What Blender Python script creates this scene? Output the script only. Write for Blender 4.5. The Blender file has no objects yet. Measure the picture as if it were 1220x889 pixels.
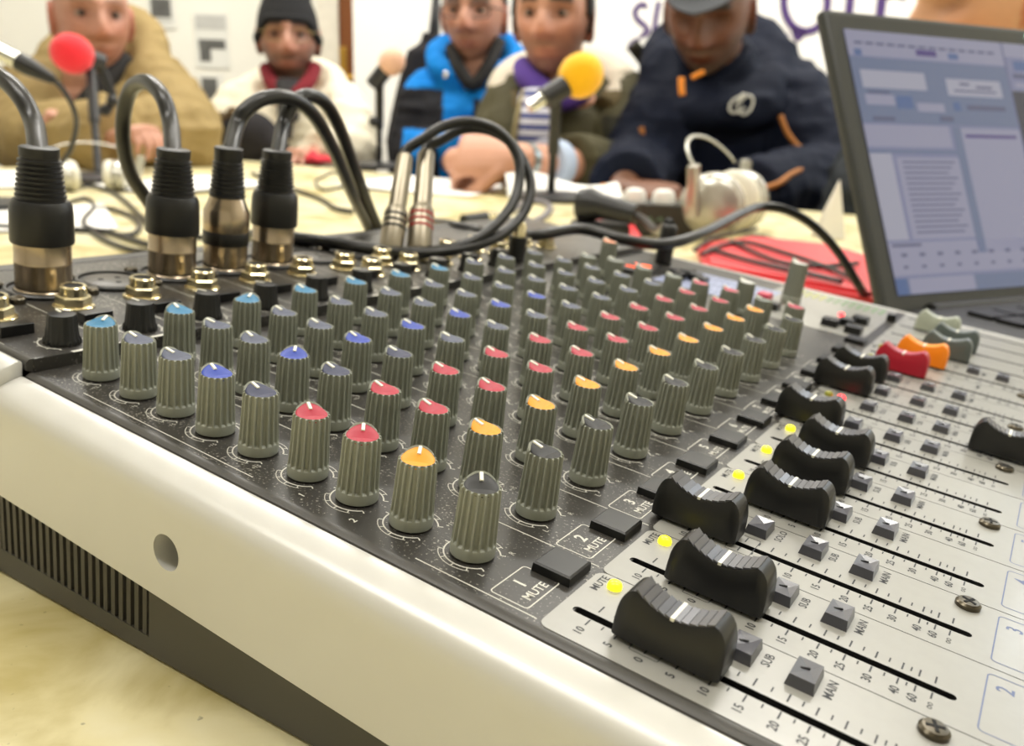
import bpy, bmesh, math, random
import numpy as np
from mathutils import Vector, Matrix, Quaternion
R_ = math.radians
scene = bpy.context.scene
COL = scene.collection
random.seed(7)
# ------------------------------------------------------------------ camera
H = 0.140                      # lens height above the table top (z = 0)
FPX = 1034.0                   # focal length in pixels of a 1220 px wide frame
PITCH, ROLL = R_(17), R_(2)
cf = Vector((0, math.cos(PITCH), -math.sin(PITCH)))
u0 = Vector((0, math.sin(PITCH), math.cos(PITCH)))
r0 = Vector((1, 0, 0))
cr = math.cos(ROLL) * r0 + math.sin(ROLL) * u0
cu = math.cos(ROLL) * u0 - math.sin(ROLL) * r0
CAM = Vector((0, 0, H))
cd = bpy.data.cameras.new('camera')
cam = bpy.data.objects.new('camera', cd); COL.objects.link(cam)
m = Matrix((cr, cu, -cf)).transposed().to_4x4(); m.translation = CAM
cam.matrix_world = m
cd.sensor_width = 36; cd.lens = FPX / 1220 * 36
cd.clip_start = 0.01; cd.clip_end = 50
cd.dof.use_dof = True; cd.dof.focus_distance = 0.198; cd.dof.aperture_fstop = 18.0
scene.camera = cam
# ------------------------------------------------------------------ world, exposure
w = bpy.data.worlds.new('world'); scene.world = w; w.use_nodes = True
w.node_tree.nodes['Background'].inputs[0].default_value = (1.0, 0.97, 0.9, 1)
w.node_tree.nodes['Background'].inputs[1].default_value = 0.35
vs = scene.view_settings
vs.view_transform = 'Standard'; vs.look = 'None'; vs.gamma = 1.0; vs.use_curve_mapping = False
vs.exposure = 0.0

# ------------------------------------------------------------------ helpers
def ray(px, py):
    return cf + cr * ((px - 610) / FPX) - cu * ((py - 444.5) / FPX)
def atY(px, py, y):            # the point seen at a pixel of the photograph at world distance y
    d = ray(px, py); return CAM + d * (y / d.y)
def atZ(px, py, z):            # ... at world height z
    d = ray(px, py); return CAM + d * ((z - H) / d.z)
def atD(px, py, dep):          # ... at depth dep along the lens axis
    return CAM + ray(px, py) * dep
def lin(c):
    f = lambda v: v / 12.92 if v <= 0.04045 else ((v + 0.055) / 1.055) ** 2.4
    return tuple(f(x / 255) for x in c) + (1.0,)

MATS = {}
def mat(name, rgb, rough=0.5, metal=0.0, var=0.12, scale=40.0, bump=0.0, bscale=200.0, emit=None, estr=1.0,
        coat=0.0, attr=None, trans=0.0, alpha=1.0, sheen=0.0, spec=0.5):
    """procedural principled material: colour with slight noise variation, optional fine relief"""
    if name in MATS: return MATS[name]
    M = bpy.data.materials.new(name); M.use_nodes = True
    nt = M.node_tree; N = nt.nodes; L = nt.links; b = N['Principled BSDF']
    b.inputs['Roughness'].default_value = rough; b.inputs['Metallic'].default_value = metal
    b.inputs['Specular IOR Level'].default_value = spec
    if coat: b.inputs['Coat Weight'].default_value = coat; b.inputs['Coat Roughness'].default_value = 0.1
    if trans: b.inputs['Transmission Weight'].default_value = trans
    if sheen: b.inputs['Sheen Weight'].default_value = sheen
    if alpha < 1: b.inputs['Alpha'].default_value = alpha
    tc = N.new('ShaderNodeTexCoord'); no = N.new('ShaderNodeTexNoise')
    no.inputs['Scale'].default_value = scale; no.inputs['Detail'].default_value = 4
    L.new(tc.outputs['Object'], no.inputs['Vector'])
    rp = N.new('ShaderNodeMapRange'); rp.inputs[3].default_value = 1 - var; rp.inputs[4].default_value = 1 + var
    L.new(no.outputs[0], rp.inputs[0])
    mx = N.new('ShaderNodeMix'); mx.data_type = 'RGBA'; mx.blend_type = 'MULTIPLY'; mx.inputs[0].default_value = 1
    if attr:
        at = N.new('ShaderNodeAttribute'); at.attribute_name = attr; L.new(at.outputs['Color'], mx.inputs[6])
    else:
        mx.inputs[6].default_value = lin(rgb)
    L.new(rp.outputs[0], mx.inputs[7]); L.new(mx.outputs[2], b.inputs['Base Color'])
    if bump:
        n2 = N.new('ShaderNodeTexNoise'); n2.inputs['Scale'].default_value = bscale; n2.inputs['Detail'].default_value = 3
        L.new(tc.outputs['Object'], n2.inputs['Vector'])
        bp = N.new('ShaderNodeBump'); bp.inputs['Strength'].default_value = bump; bp.inputs['Distance'].default_value = 0.002
        L.new(n2.outputs[0], bp.inputs['Height']); L.new(bp.outputs[0], b.inputs['Normal'])
    if emit:
        b.inputs['Emission Color'].default_value = lin(emit); b.inputs['Emission Strength'].default_value = estr
    MATS[name] = M; return M

class MB:
    """collects shapes and links them as ONE mesh object"""
    def __init__(s): s.v = []; s.f = []; s.mi = []; s.cur = 0
    def add(s, vs, fs, X=None):
        o = len(s.v)
        s.v += [tuple(X @ Vector(p)) if X is not None else tuple(p) for p in vs]
        s.f += [tuple(i + o for i in f) for f in fs]; s.mi += [s.cur] * len(fs); return s
    def box(s, x0, x1, y0, y1, z0, z1, X=None, bev=0.0):
        if bev <= 0:
            return s.add([(x0, y0, z0), (x1, y0, z0), (x1, y1, z0), (x0, y1, z0), (x0, y0, z1), (x1, y0, z1), (x1, y1, z1), (x0, y1, z1)],
                         [(0, 3, 2, 1), (4, 5, 6, 7), (0, 1, 5, 4), (1, 2, 6, 5), (2, 3, 7, 6), (3, 0, 4, 7)], X)
        bm = bmesh.new(); bmesh.ops.create_cube(bm, size=1)
        for v in bm.verts: v.co = Vector(((x0 + x1) / 2 + v.co.x * (x1 - x0), (y0 + y1) / 2 + v.co.y * (y1 - y0), (z0 + z1) / 2 + v.co.z * (z1 - z0)))
        bmesh.ops.bevel(bm, geom=bm.edges[:], offset=bev, segments=2, affect='EDGES', profile=0.6)
        return s.addbm(bm, X)
    def addbm(s, bm, X=None):
        bm.verts.index_update()
        s.add([v.co.copy() for v in bm.verts], [[v.index for v in f.verts] for f in bm.faces], X); bm.free(); return s
    def lathe(s, prof, n=24, X=None, cap0=True, cap1=True, sx=1.0, sy=1.0):
        vs = [(r * math.cos(2 * math.pi * k / n) * sx, r * math.sin(2 * math.pi * k / n) * sy, z) for r, z in prof for k in range(n)]
        fs = [(i * n + k, i * n + (k + 1) % n, (i + 1) * n + (k + 1) % n, (i + 1) * n + k) for i in range(len(prof) - 1) for k in range(n)]
        if cap0: fs.append(tuple(range(n))[::-1])
        if cap1: fs.append(tuple((len(prof) - 1) * n + k for k in range(n)))
        return s.add(vs, fs, X)
    def loft(s, rings, cap=True, closed=True, X=None):
        n = len(rings[0]); vs = [p for r in rings for p in r]
        fs = [(i * n + k, i * n + (k + 1) % n, (i + 1) * n + (k + 1) % n, (i + 1) * n + k) for i in range(len(rings) - 1) for k in range(n if closed else n - 1)]
        if cap: fs += [tuple(range(n))[::-1], tuple((len(rings) - 1) * n + k for k in range(n))]
        return s.add(vs, fs, X)
    def tube(s, pts, rad, n=10, cap=True, X=None, flat=1.0):
        pts = [Vector(p) for p in pts]
        if not hasattr(rad, '__len__'): rad = [rad] * len(pts)
        rings = []; up = None
        for i, p in enumerate(pts):
            t = (pts[min(i + 1, len(pts) - 1)] - pts[max(i - 1, 0)]).normalized()
            if up is None:
                up = Vector((0, 0, 1)) if abs(t.z) < 0.9 else Vector((1, 0, 0))
            a = t.cross(up)
            if a.length < 1e-6: a = t.cross(Vector((1, 0.2, 0)))
            a.normalize(); b = a.cross(t).normalized(); up = b
            rings.append([p + rad[i] * (math.cos(2 * math.pi * k / n) * a + math.sin(2 * math.pi * k / n) * b * flat) for k in range(n)])
        return s.loft(rings, cap, True, X)
    def ball(s, c, r, n=16, X=None):
        r = (r, r, r) if not hasattr(r, '__len__') else r
        prof = [(math.sin(math.pi * (i + .02) / (n // 2 + .04)), -math.cos(math.pi * (i + .02) / (n // 2 + .04))) for i in range(n // 2 + 1)]
        Y = Matrix.Translation(Vector(c)) @ Matrix.Diagonal((r[0], r[1], r[2], 1))
        return s.lathe(prof, n, (X @ Y) if X is not None else Y)
    def poly(s, pts, z0, z1, X=None):
        """prism over a 2-D outline (counter-clockwise)"""
        n = len(pts)
        return s.add([(x, y, z0) for x, y in pts] + [(x, y, z1) for x, y in pts],
                     [tuple(range(n))[::-1], tuple(range(n, 2 * n))] + [(k, (k + 1) % n, n + (k + 1) % n, n + k) for k in range(n)], X)
    def mesh(s, name, sc=1.0, smooth=None):
        me = bpy.data.meshes.new(name)
        me.from_pydata([(x * sc, y * sc, z * sc) for x, y, z in s.v], [], s.f)
        if smooth is not None:
            me.polygons.foreach_set('use_smooth', [True] * len(me.polygons))
            if smooth < 180:
                try: me.set_sharp_from_angle(angle=R_(smooth))
                except Exception: pass
        if any(s.mi): me.polygons.foreach_set('material_index', s.mi)
        me.update(); return me
    def build(s, name, material, parent=None, sc=1.0, smooth=None):
        return link(name, s.mesh(name, sc, smooth), material, parent)
def link(name, me, material, parent=None, X=None):
    if material is not None and len(me.materials) == 0:
        for q in (material if isinstance(material, (list, tuple)) else [material]): me.materials.append(q)
    o = bpy.data.objects.new(name, me); COL.objects.link(o)
    if parent is not None: o.parent = parent
    if X is not None: o.matrix_local = X
    return o
def tag(o, label, cat, group=None, kind=None):
    o['label'] = label
    if cat: o['category'] = cat
    if group: o['group'] = group
    if kind: o['kind'] = kind
    return o
def struct(o, label=None, cat=None):
    o['kind'] = 'structure'
    if label: o['label'] = label
    if cat: o['category'] = cat
    return o
def empty(name, loc=(0, 0, 0), rot=None):
    o = bpy.data.objects.new(name, None); COL.objects.link(o); o.empty_display_size = 0.02
    if rot is not None: o.matrix_world = Matrix.Translation(Vector(loc)) @ rot.to_4x4()
    else: o.location = loc
    return o
def dup(o, parent, X):
    """a copy of a part with its sub-parts, sharing mesh data"""
    c = o.copy(); COL.objects.link(c); c.parent = parent; c.matrix_local = X
    for ch in o.children:
        k = ch.copy(); COL.objects.link(k); k.parent = c; k.matrix_local = ch.matrix_local.copy()
    return c
def spline(pts, sub=10):
    P = [Vector(p) for p in pts]; out = []
    for i in range(len(P) - 1):
        a = P[max(i - 1, 0)]; b = P[i]; c = P[i + 1]; d = P[min(i + 2, len(P) - 1)]
        for k in range(sub):
            t = k / sub
            out.append(0.5 * ((2 * b) + (c - a) * t + (2 * a - 5 * b + 4 * c - d) * t * t + (3 * b - a - 3 * c + d) * t ** 3))
    out.append(P[-1]); return out
def T(x, y, z, rz=0, s=1): return Matrix.Translation((x, y, z)) @ Matrix.Rotation(rz, 4, 'Z') @ Matrix.Scale(s, 4)
_txt = {}
def text_geo(body, size, bold=0.0):
    k = (body, size, bold)
    if k not in _txt:
        cu_ = bpy.data.curves.new('t', 'FONT'); cu_.body = body; cu_.size = size; cu_.align_x = 'CENTER'; cu_.align_y = 'CENTER'
        cu_.resolution_u = 2; cu_.offset = bold
        o = bpy.data.objects.new('t', cu_); COL.objects.link(o)
        dg = bpy.context.evaluated_depsgraph_get(); me = o.evaluated_get(dg).to_mesh()
        _txt[k] = ([tuple(v.co) for v in me.vertices], [tuple(p.vertices) for p in me.polygons])
        o.evaluated_get(dg).to_mesh_clear(); bpy.data.objects.remove(o); bpy.data.curves.remove(cu_)
    return _txt[k]
def put_text(mb, body, size, X, bold=0.0):
    v, f = text_geo(body, size, bold); mb.add(v, f, X)
def frame2d(mb, x0, x1, y0, y1, wd, z, r=0.0, n=4):
    """thin rounded-rectangle outline"""
    def rr(x0, x1, y0, y1, r):
        o = []
        for cx, cy, a in ((x1 - r, y1 - r, 0), (x0 + r, y1 - r, 90), (x0 + r, y0 + r, 180), (x1 - r, y0 + r, 270)):
            for k in range(n + 1): o.append((cx + r * math.cos(R_(a + 90 * k / n)), cy + r * math.sin(R_(a + 90 * k / n)), z))
        return o
    a = rr(x0, x1, y0, y1, max(r, .01)); b = rr(x0 + wd, x1 - wd, y0 + wd, y1 - wd, max(r - wd, .005)); N = len(a)
    mb.add(a + b, [(k, (k + 1) % N, N + (k + 1) % N, N + k) for k in range(N)])
def rect2d(mb, x0, x1, y0, y1, z, X=None): mb.add([(x0, y0, z), (x1, y0, z), (x1, y1, z), (x0, y1, z)], [(0, 1, 2, 3)], X)
def arc2d(mb, cx, cy, r0, r1, a0, a1, z, n=20):
    vs = []
    for k in range(n + 1):
        a = R_(a0 + (a1 - a0) * k / n)
        vs += [(cx + r0 * math.cos(a), cy + r0 * math.sin(a), z), (cx + r1 * math.cos(a), cy + r1 * math.sin(a), z)]
    mb.add(vs, [(2 * k, 2 * k + 1, 2 * k + 3, 2 * k + 2) for k in range(n)])
# ------------------------------------------------------------------ the room
ZF, ZC = -0.75, 1.95
M_wall = mat('wall_paint', (238, 236, 226), 0.85, var=0.02, scale=6, bump=0.05, bscale=120)
M_ceil = mat('ceiling_paint', (240, 238, 230), 0.9, var=0.02, scale=4)
M_floor = mat('floor_tile', (150, 140, 125), 0.5, var=0.15, scale=3)
M_brown = mat('door_wood', (134, 78, 36), 0.4, var=0.25, scale=5, bump=0.05)
M_brass = mat('brass', (205, 165, 80), 0.3, metal=0.9, var=0.05)
M_white = mat('white_plastic', (235, 235, 230), 0.45, var=0.02)
XL, XR, YB, YF = -2.6, 2.15, 3.25, -2.4
struct(MB().box(XL - .1, XR + .1, YF - .1, YB + .1, ZF - .1, ZF).build('floor', M_floor), 'plain greyish tiled floor of the room', 'floor')
struct(MB().box(XL - .1, XR + .1, YF - .1, YB + .1, ZC, ZC + .1).build('ceiling', M_ceil), 'white painted ceiling of the room', 'ceiling')
struct(MB().box(XL - .1, XR + .1, YB, YB + .1, ZF, ZC).build('wall_back', M_wall), 'white back wall behind the seated people', 'wall')
struct(MB().box(XL - .1, XL, YF, YB, ZF, ZC).build('wall_left', M_wall), 'white side wall beyond the khaki coat', 'wall')
struct(MB().box(XL - .1, XR + .1, YF - .1, YF, ZF, ZC).build('wall_front', M_wall), 'white wall opposite the seated people', 'wall')
# right wall with a window opening
WY0, WY1, WZ0, WZ1 = 2.0, 3.1, 0.75, 1.75
wr = MB()
wr.box(XR, XR + .1, YF, WY0, ZF, ZC).box(XR, XR + .1, WY1, YB, ZF, ZC).box(XR, XR + .1, WY0, WY1, ZF, WZ0).box(XR, XR + .1, WY0, WY1, WZ1, ZC)
struct(wr.build('wall_right', M_wall), 'white side wall with the daylight window', 'wall')
wf = MB()
wf.box(XR + .02, XR + .07, WY0, WY1, WZ0, WZ0 + .05).box(XR + .02, XR + .07, WY0, WY1, WZ1 - .05, WZ1)
wf.box(XR + .02, XR + .07, WY0, WY0 + .05, WZ0 + .05, WZ1 - .05).box(XR + .02, XR + .07, WY1 - .05, WY1, WZ0 + .05, WZ1 - .05)
wf.box(XR + .02, XR + .07, (WY0 + WY1) / 2 - .03, (WY0 + WY1) / 2 + .03, WZ0 + .05, WZ1 - .05)
win = struct(wf.build('window_1', M_white), 'white framed window with daylight behind it', 'window')
Mg = mat('window_glass', (255, 255, 255), 0.02, var=0.0, alpha=0.15)
for a, b in ((WY0 + .05, (WY0 + WY1) / 2 - .03), ((WY0 + WY1) / 2 + .03, WY1 - .05)):
    MB().box(XR + .042, XR + .046, a, b, WZ0 + .05, WZ1 - .05).build('pane', Mg, win)
ld = bpy.data.lights.new('daylight', 'AREA'); ld.shape = 'RECTANGLE'; ld.size = 1.0; ld.size_y = 0.9
ld.energy = 26; ld.color = (0.80, 0.90, 1.0)
lo = bpy.data.objects.new('daylight', ld); COL.objects.link(lo)
lo.matrix_world = Matrix.Translation((XR + .25, (WY0 + WY1) / 2, (WZ0 + WZ1) / 2)) @ Matrix.Rotation(R_(90), 4, 'Y')
# ceiling luminaires
M_diff = mat('luminaire_diffuser', (255, 250, 240), 0.6, var=0.0, emit=(255, 249, 238), estr=5.0)
def luminaire(x, y, label, power=21):
    t = empty('ceiling_light', (x, y, ZC)); tag(t, label, 'ceiling light', 'ceiling luminaires')
    MB().box(-.66, .66, -.16, .16, -.06, 0, bev=.008).build('housing', M_white, t)
    MB().box(-.62, .62, -.13, .13, -.072, -.06).build('diffuser', M_diff, t)
    l = bpy.data.lights.new('lamp', 'AREA'); l.shape = 'RECTANGLE'; l.size = 1.2; l.size_y = .24; l.energy = power; l.color = (1.0, 0.975, 0.925)
    o = bpy.data.objects.new('lamp', l); COL.objects.link(o); o.parent = t; o.location = (0, 0, -.078)
for x, y, n in ((-.75, .15, 'above the mixing console end of the table'), (.95, .15, 'above the laptop end of the table'),
                (-.75, 2.15, 'above the microphones nearest the door'), (.95, 2.15, 'above the banner side of the table')):
    luminaire(x, y, 'long white ceiling luminaire ' + n, 15 if y < 1 else 36)
# door in the back wall, its latch edge showing beside the banner
dx = atY(384, 60, YB).x
d = empty('door_1', (dx, YB, ZF)); d['kind'] = 'structure'; d['label'] = 'brown wooden door with brass handle beside the white banner'; d['category'] = 'door'
MB().box(0.07, 0.90, -.045, -.002, 0.005, 2.05, bev=.003).build('door_leaf', M_brown, d)
fr = MB(); fr.box(0, .07, -.06, 0, 0, 2.12).box(.90, .97, -.06, 0, 0, 2.12).box(.07, .90, -.06, 0, 2.05, 2.12); fr.build('door_frame', mat('door_frame_wood', (236, 230, 215), .5), d)
hp = atY(407, 92, YB - .05); hx, hz = hp.x - dx, hp.z - ZF
hd = MB().box(hx - .02, hx + .02, -.053, -.045, hz - .11, hz + .10, bev=.003).build('handle_plate', M_brass, d)
MB().tube([(hx, -.05, hz), (hx, -.09, hz), (hx + .02, -.1, hz), (hx + .11, -.1, hz)], .009).build('lever', M_brass, hd)
# baseboard
struct(MB().box(XL, XR, YB - .015, YB, ZF, ZF + .08).build('baseboard_back', M_white), 'white skirting board along the back wall', 'baseboard')
# ------------------------------------------------------------------ the table
ax = Vector((.8435, -.537, 0)); bx = Vector((.537, .8435, 0))     # table edges run with the console
def tpt(a, b, z=0): return ax * a + bx * b + Vector((0, 0, z))
M_table = bpy.data.materials.new('table_laminate'); M_table.use_nodes = True
nt = M_table.node_tree; N = nt.nodes; L = nt.links; b = N['Principled BSDF']; b.inputs['Roughness'].default_value = .38
tc = N.new('ShaderNodeTexCoord'); n1 = N.new('ShaderNodeTexNoise'); n1.inputs['Scale'].default_value = 13; n1.inputs['Detail'].default_value = 6; n1.inputs['Distortion'].default_value = 1.4
L.new(tc.outputs['Object'], n1.inputs['Vector'])
rp = N.new('ShaderNodeValToRGB'); L.new(n1.outputs[0], rp.inputs[0])
rp.color_ramp.elements[0].position = .33; rp.color_ramp.elements[0].color = lin((180, 165, 106))
rp.color_ramp.elements[1].position = .54; rp.color_ramp.elements[1].color = lin((222, 212, 168))
e = rp.color_ramp.elements.new(.8); e.color = lin((232, 226, 198))
n2 = N.new('ShaderNodeTexNoise'); n2.inputs['Scale'].default_value = 260; n2.inputs['Detail'].default_value = 2; L.new(tc.outputs['Object'], n2.inputs['Vector'])
r2 = N.new('ShaderNodeMapRange'); r2.inputs[1].default_value = .22; r2.inputs[2].default_value = .30; r2.inputs[3].default_value = .45; r2.inputs[4].default_value = 1; L.new(n2.outputs[0], r2.inputs[0])
mx = N.new('ShaderNodeMix'); mx.data_type = 'RGBA'; mx.blend_type = 'MULTIPLY'; mx.inputs[0].default_value = 1
L.new(rp.outputs[0], mx.inputs[6]); L.new(r2.outputs[0], mx.inputs[7]); L.new(mx.outputs[2], b.inputs['Base Color'])
ta, tb = (-1.72, .75), (-.75, 1.42)
tbl = empty('meeting_table', tpt(sum(ta) / 2, sum(tb) / 2, ZF)); tag(tbl, 'large cream marbled table carrying the mixing console', 'table')
tbl.rotation_euler.z = math.atan2(ax.y, ax.x)
hw, hl = (ta[1] - ta[0]) / 2, (tb[1] - tb[0]) / 2
MB().box(-hw, hw, -hl, hl, -ZF - .03, -ZF, bev=.004).build('table_top', M_table, tbl)
M_leg = mat('table_leg_metal', (90, 90, 92), .4, metal=.7)
for sx in (-1, 1):
    for sy in (-1, 1):
        MB().box(sx * (hw - .1) - .025, sx * (hw - .1) + .025, sy * (hl - .1) - .025, sy * (hl - .1) + .025, 0, -ZF - .03, bev=.004).build('leg', M_leg, tbl)
# ------------------------------------------------------------------ mixing console
# console frame: u runs down the channel strips, v across the channels, n off the panel (millimetres)
WM = Matrix(((0.83904307, 0.53404294, 0.10394647), (-0.53424621, 0.84485738, -0.02823121), (-0.10289662, -0.03184581, 0.99418214)))
CP = Vector((216.4876, -139.0816, 96.0196))
def cw(u, v, z=0): return WM @ ((Vector((u, v, z)) - CP) * .001) + CAM      # console mm -> world
con = empty('mixing_console', cw(0, 0, 0), WM)
tag(con, 'silver and black mixing console with rows of grey knobs and fader strips', 'mixing console')
S = .001
PITCHV = 26.0
M_panel = bpy.data.materials.new('console_panel'); M_panel.use_nodes = True
nt = M_panel.node_tree; N = nt.nodes; L = nt.links; b = N['Principled BSDF']; b.inputs['Roughness'].default_value = .34
tc = N.new('ShaderNodeTexCoord')
n1 = N.new('ShaderNodeTexNoise'); n1.inputs['Scale'].default_value = 1400; n1.inputs['Detail'].default_value = 2; L.new(tc.outputs['Object'], n1.inputs['Vector'])
n2 = N.new('ShaderNodeTexNoise'); n2.inputs['Scale'].default_value = 45; n2.inputs['Detail'].default_value = 3; L.new(tc.outputs['Object'], n2.inputs['Vector'])
a1 = N.new('ShaderNodeMath'); a1.operation = 'MULTIPLY_ADD'; L.new(n2.outputs[0], a1.inputs[0]); a1.inputs[1].default_value = .35; L.new(n1.outputs[0], a1.inputs[2])
r1 = N.new('ShaderNodeValToRGB'); L.new(a1.outputs[0], r1.inputs[0])
r1.color_ramp.elements[0].position = .79; r1.color_ramp.elements[0].color = lin((54, 52, 49))
r1.color_ramp.elements[1].position = .95; r1.color_ramp.elements[1].color = lin((176, 172, 162))
L.new(r1.outputs[0], b.inputs['Base Color'])
M_light = mat('fader_plate_grey', (152, 151, 145), .30, var=.05, scale=300, coat=.15)
M_rim = mat('panel_rim_grey', (62, 60, 56), .42, metal=.0, var=.06, scale=200)
M_silver = mat('cheek_silver', (206, 205, 200), .30, metal=.1, var=.02, scale=80, bump=.01, bscale=2500)
M_body = mat('console_body_grey', (70, 68, 64), .5, var=.06)
M_black = mat('black_plastic', (17, 17, 17), .35, var=.1, scale=300)
M_hole = mat('slot_black', (6, 6, 6), .8, var=.0)
M_printw = mat('white_print', (205, 203, 192), .5, var=.03)
M_printd = mat('dark_print', (22, 24, 30), .5, var=.03)
M_printb = mat('blue_grey_print', (92, 104, 140), .5, var=.03)
# panels
UJ, UF, UE = -13.0, 155.0, 239.5        # jack field | knob field | fader field
VN, VF = -12.0, 400.0
MB().box(UJ, UF, VN, VF, -3, 0).build('knob_panel', M_panel, con, S)
MB().box(-104, UJ - .2, VN, VF, -3, 4, bev=.5).build('jack_panel', M_panel, con, S)
MB().loft([[(u, VN - .1, 0.15), (u, VN - 1.3, 0.15), (u, VN - 2.4, -.6), (u, VN - 2.8, -2.5), (u, VN - .1, -3)] for u in (UJ, UE)]).build('panel_rim', M_rim, con, S, 40)
MB().loft([[(u, VN - .1, 4.1), (u, VN - 1.2, 4.0), (u, VN - 2.0, 3.2), (u, VN - 2.2, 1), (u, VN - .1, 0)] for u in (-104, UJ - .2)]).build('panel_rim', M_rim, con, S, 40)
# near silver cheek with a round hole
bot = lambda u, v: ((-H * 1000 + .8) - (WM[2][0] * (u - CP.x) + WM[2][1] * (v - CP.y))) / WM[2][2] + CP.z   # 0.8 mm over the table
def clampz(mb):            # nothing of the case reaches below the table top
    mb.v = [(x, y, max(z, bot(x, y))) for x, y, z in mb.v]; return mb
def cheek_profile(dz=0.0, sgn=1, base=0.0):
    pr = [(-14.4, -1.6), (-14.8, -.9), (-15.6, -.75), (-18, -1.3), (-20.5, -2.2), (-22.2, -3.2), (-23.3, -4.5), (-23.9, -6.0), (-24.2, -8.0), (-24.3, -10), (-24.4, -33.4), (-23.9, -34.0), (-14.4, -34.0)]
    return [(v, z + (dz if z > -20 else 0)) for v, z in pr]
def cheek(u0, u1, dz, name='side_cheek', far=False):
    pr = cheek_profile(dz)
    if far: pr = [(VF + VN - v, z) for v, z in pr]
    n = 1
    rings = [[(u0 + (u1 - u0) * k / n, v, z) for v, z in pr] for k in range(n + 1)]
    return MB().loft(rings)
me = clampz(cheek(UJ - .8, 246, 0)).mesh('side_cheek', S)
tmp = link('tmp', me, M_silver)
cut = MB().lathe([(4.9, -12), (4.4, 12)], 40, Matrix.Translation((62.3, -24, -20)) @ Matrix.Rotation(R_(90), 4, 'X')).build('cut', M_silver, None, S)
bo = tmp.modifiers.new('b', 'BOOLEAN'); bo.object = cut; bo.operation = 'DIFFERENCE'; bo.solver = 'EXACT'
dg = bpy.context.evaluated_depsgraph_get()
me2 = bpy.data.meshes.new_from_object(tmp.evaluated_get(dg)); me2.name = 'side_cheek'
bpy.data.objects.remove(tmp); bpy.data.objects.remove(cut)
me2.polygons.foreach_set('use_smooth', [True] * len(me2.polygons)); me2.set_sharp_from_angle(angle=R_(28))
ck = link('side_cheek', me2, M_silver, con); wn = ck.modifiers.new('n', 'WEIGHTED_NORMAL'); wn.keep_sharp = True; wn.weight = 90
MB().lathe([(5.6, 0), (5.6, .6)], 32, Matrix.Translation((62.3, -13.2, -20)) @ Matrix.Rotation(R_(90), 4, 'X')).build('hole_back', M_body, ck, S)
clampz(cheek(-112, UJ - 1.4, 4.4)).build('side_cheek', M_silver, con, S, 28).modifiers.new('n', 'WEIGHTED_NORMAL').weight = 90
clampz(MB().box(-112, 240, VF + .2, VF + 4.2, -34, .4, bev=.4)).build('side_cheek', M_silver, con, S, 28)
# lower body: its underside follows the table
def zb(u, v): return -(57.4 - .060 * u) - 0.0 + (v + 20) * .0
lowb = MB()
V0, V1 = -20.0, VF + 3
def hexa(u0, u1, v0, v1, zt):
    zt_ = lambda u, v: max(zt, bot(u, v) + .2)
    lowb.add([(u0, v0, bot(u0, v0)), (u1, v0, bot(u1, v0)), (u1, v1, bot(u1, v1)), (u0, v1, bot(u0, v1)), (u0, v0, zt_(u0, v0)), (u1, v0, zt_(u1, v0)), (u1, v1, zt_(u1, v1)), (u0, v1, zt_(u0, v1))],
             [(0, 3, 2, 1), (4, 5, 6, 7), (0, 1, 5, 4), (1, 2, 6, 5), (2, 3, 7, 6), (3, 0, 4, 7)])
hexa(-108, -20, V0, V1, -34); hexa(-20, 50, V0 + 3, V1, -34); hexa(50, 240, V0, V1, -34)
# sill under the vent
lowb.add([(u, v, z) for v in (V0, V0 + 3) for (u, z) in ((-20, bot(-20, V0)), (50, bot(50, V0)), (50, -52.2), (-20, -56.6))], [(0, 1, 2, 3), (7, 6, 5, 4), (3, 2, 6, 7), (0, 3, 7, 4), (1, 5, 6, 2)])
lb = lowb.build('lower_body', M_body, con, S)
MB().add([(-20, V0 + 2.9, -56.6), (50, V0 + 2.9, -52.2), (50, V0 + 2.9, -34), (-20, V0 + 2.9, -34)], [(0, 1, 2, 3)]).build('vent_backing', M_hole, lb, S)
k = 0; u = -19.0
sl = None
while u < 49:
    q = MB().box(-.85, .85, V0 + .15, V0 + 2.8, -25, 0).mesh('vent_slat', S) if sl is None else sl
    sl = q; o = link('vent_slat', q, M_body, lb); o.location = (u * S, 0, -33.5 * S); o.scale = (1, 1, (23.4 - .064 * (u + 20) - 1.4) / 25 + .055); u += 3.35
# rear and front closing walls, bottom
MB().box(-112, -104.2, VN - 2, VF + 2, -34, 4.2, bev=1).build('rear_wall', M_body, con, S)
clampz(MB().box(UE + .1, 246, VN - 2.4, VF - 2, -34, -.2, bev=2)).build('arm_rest', M_silver, con, S)
clampz(MB().box(-104, UE, VN - 2, VF, -34, -3.1)).build('chassis', M_body, con, S)
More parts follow.
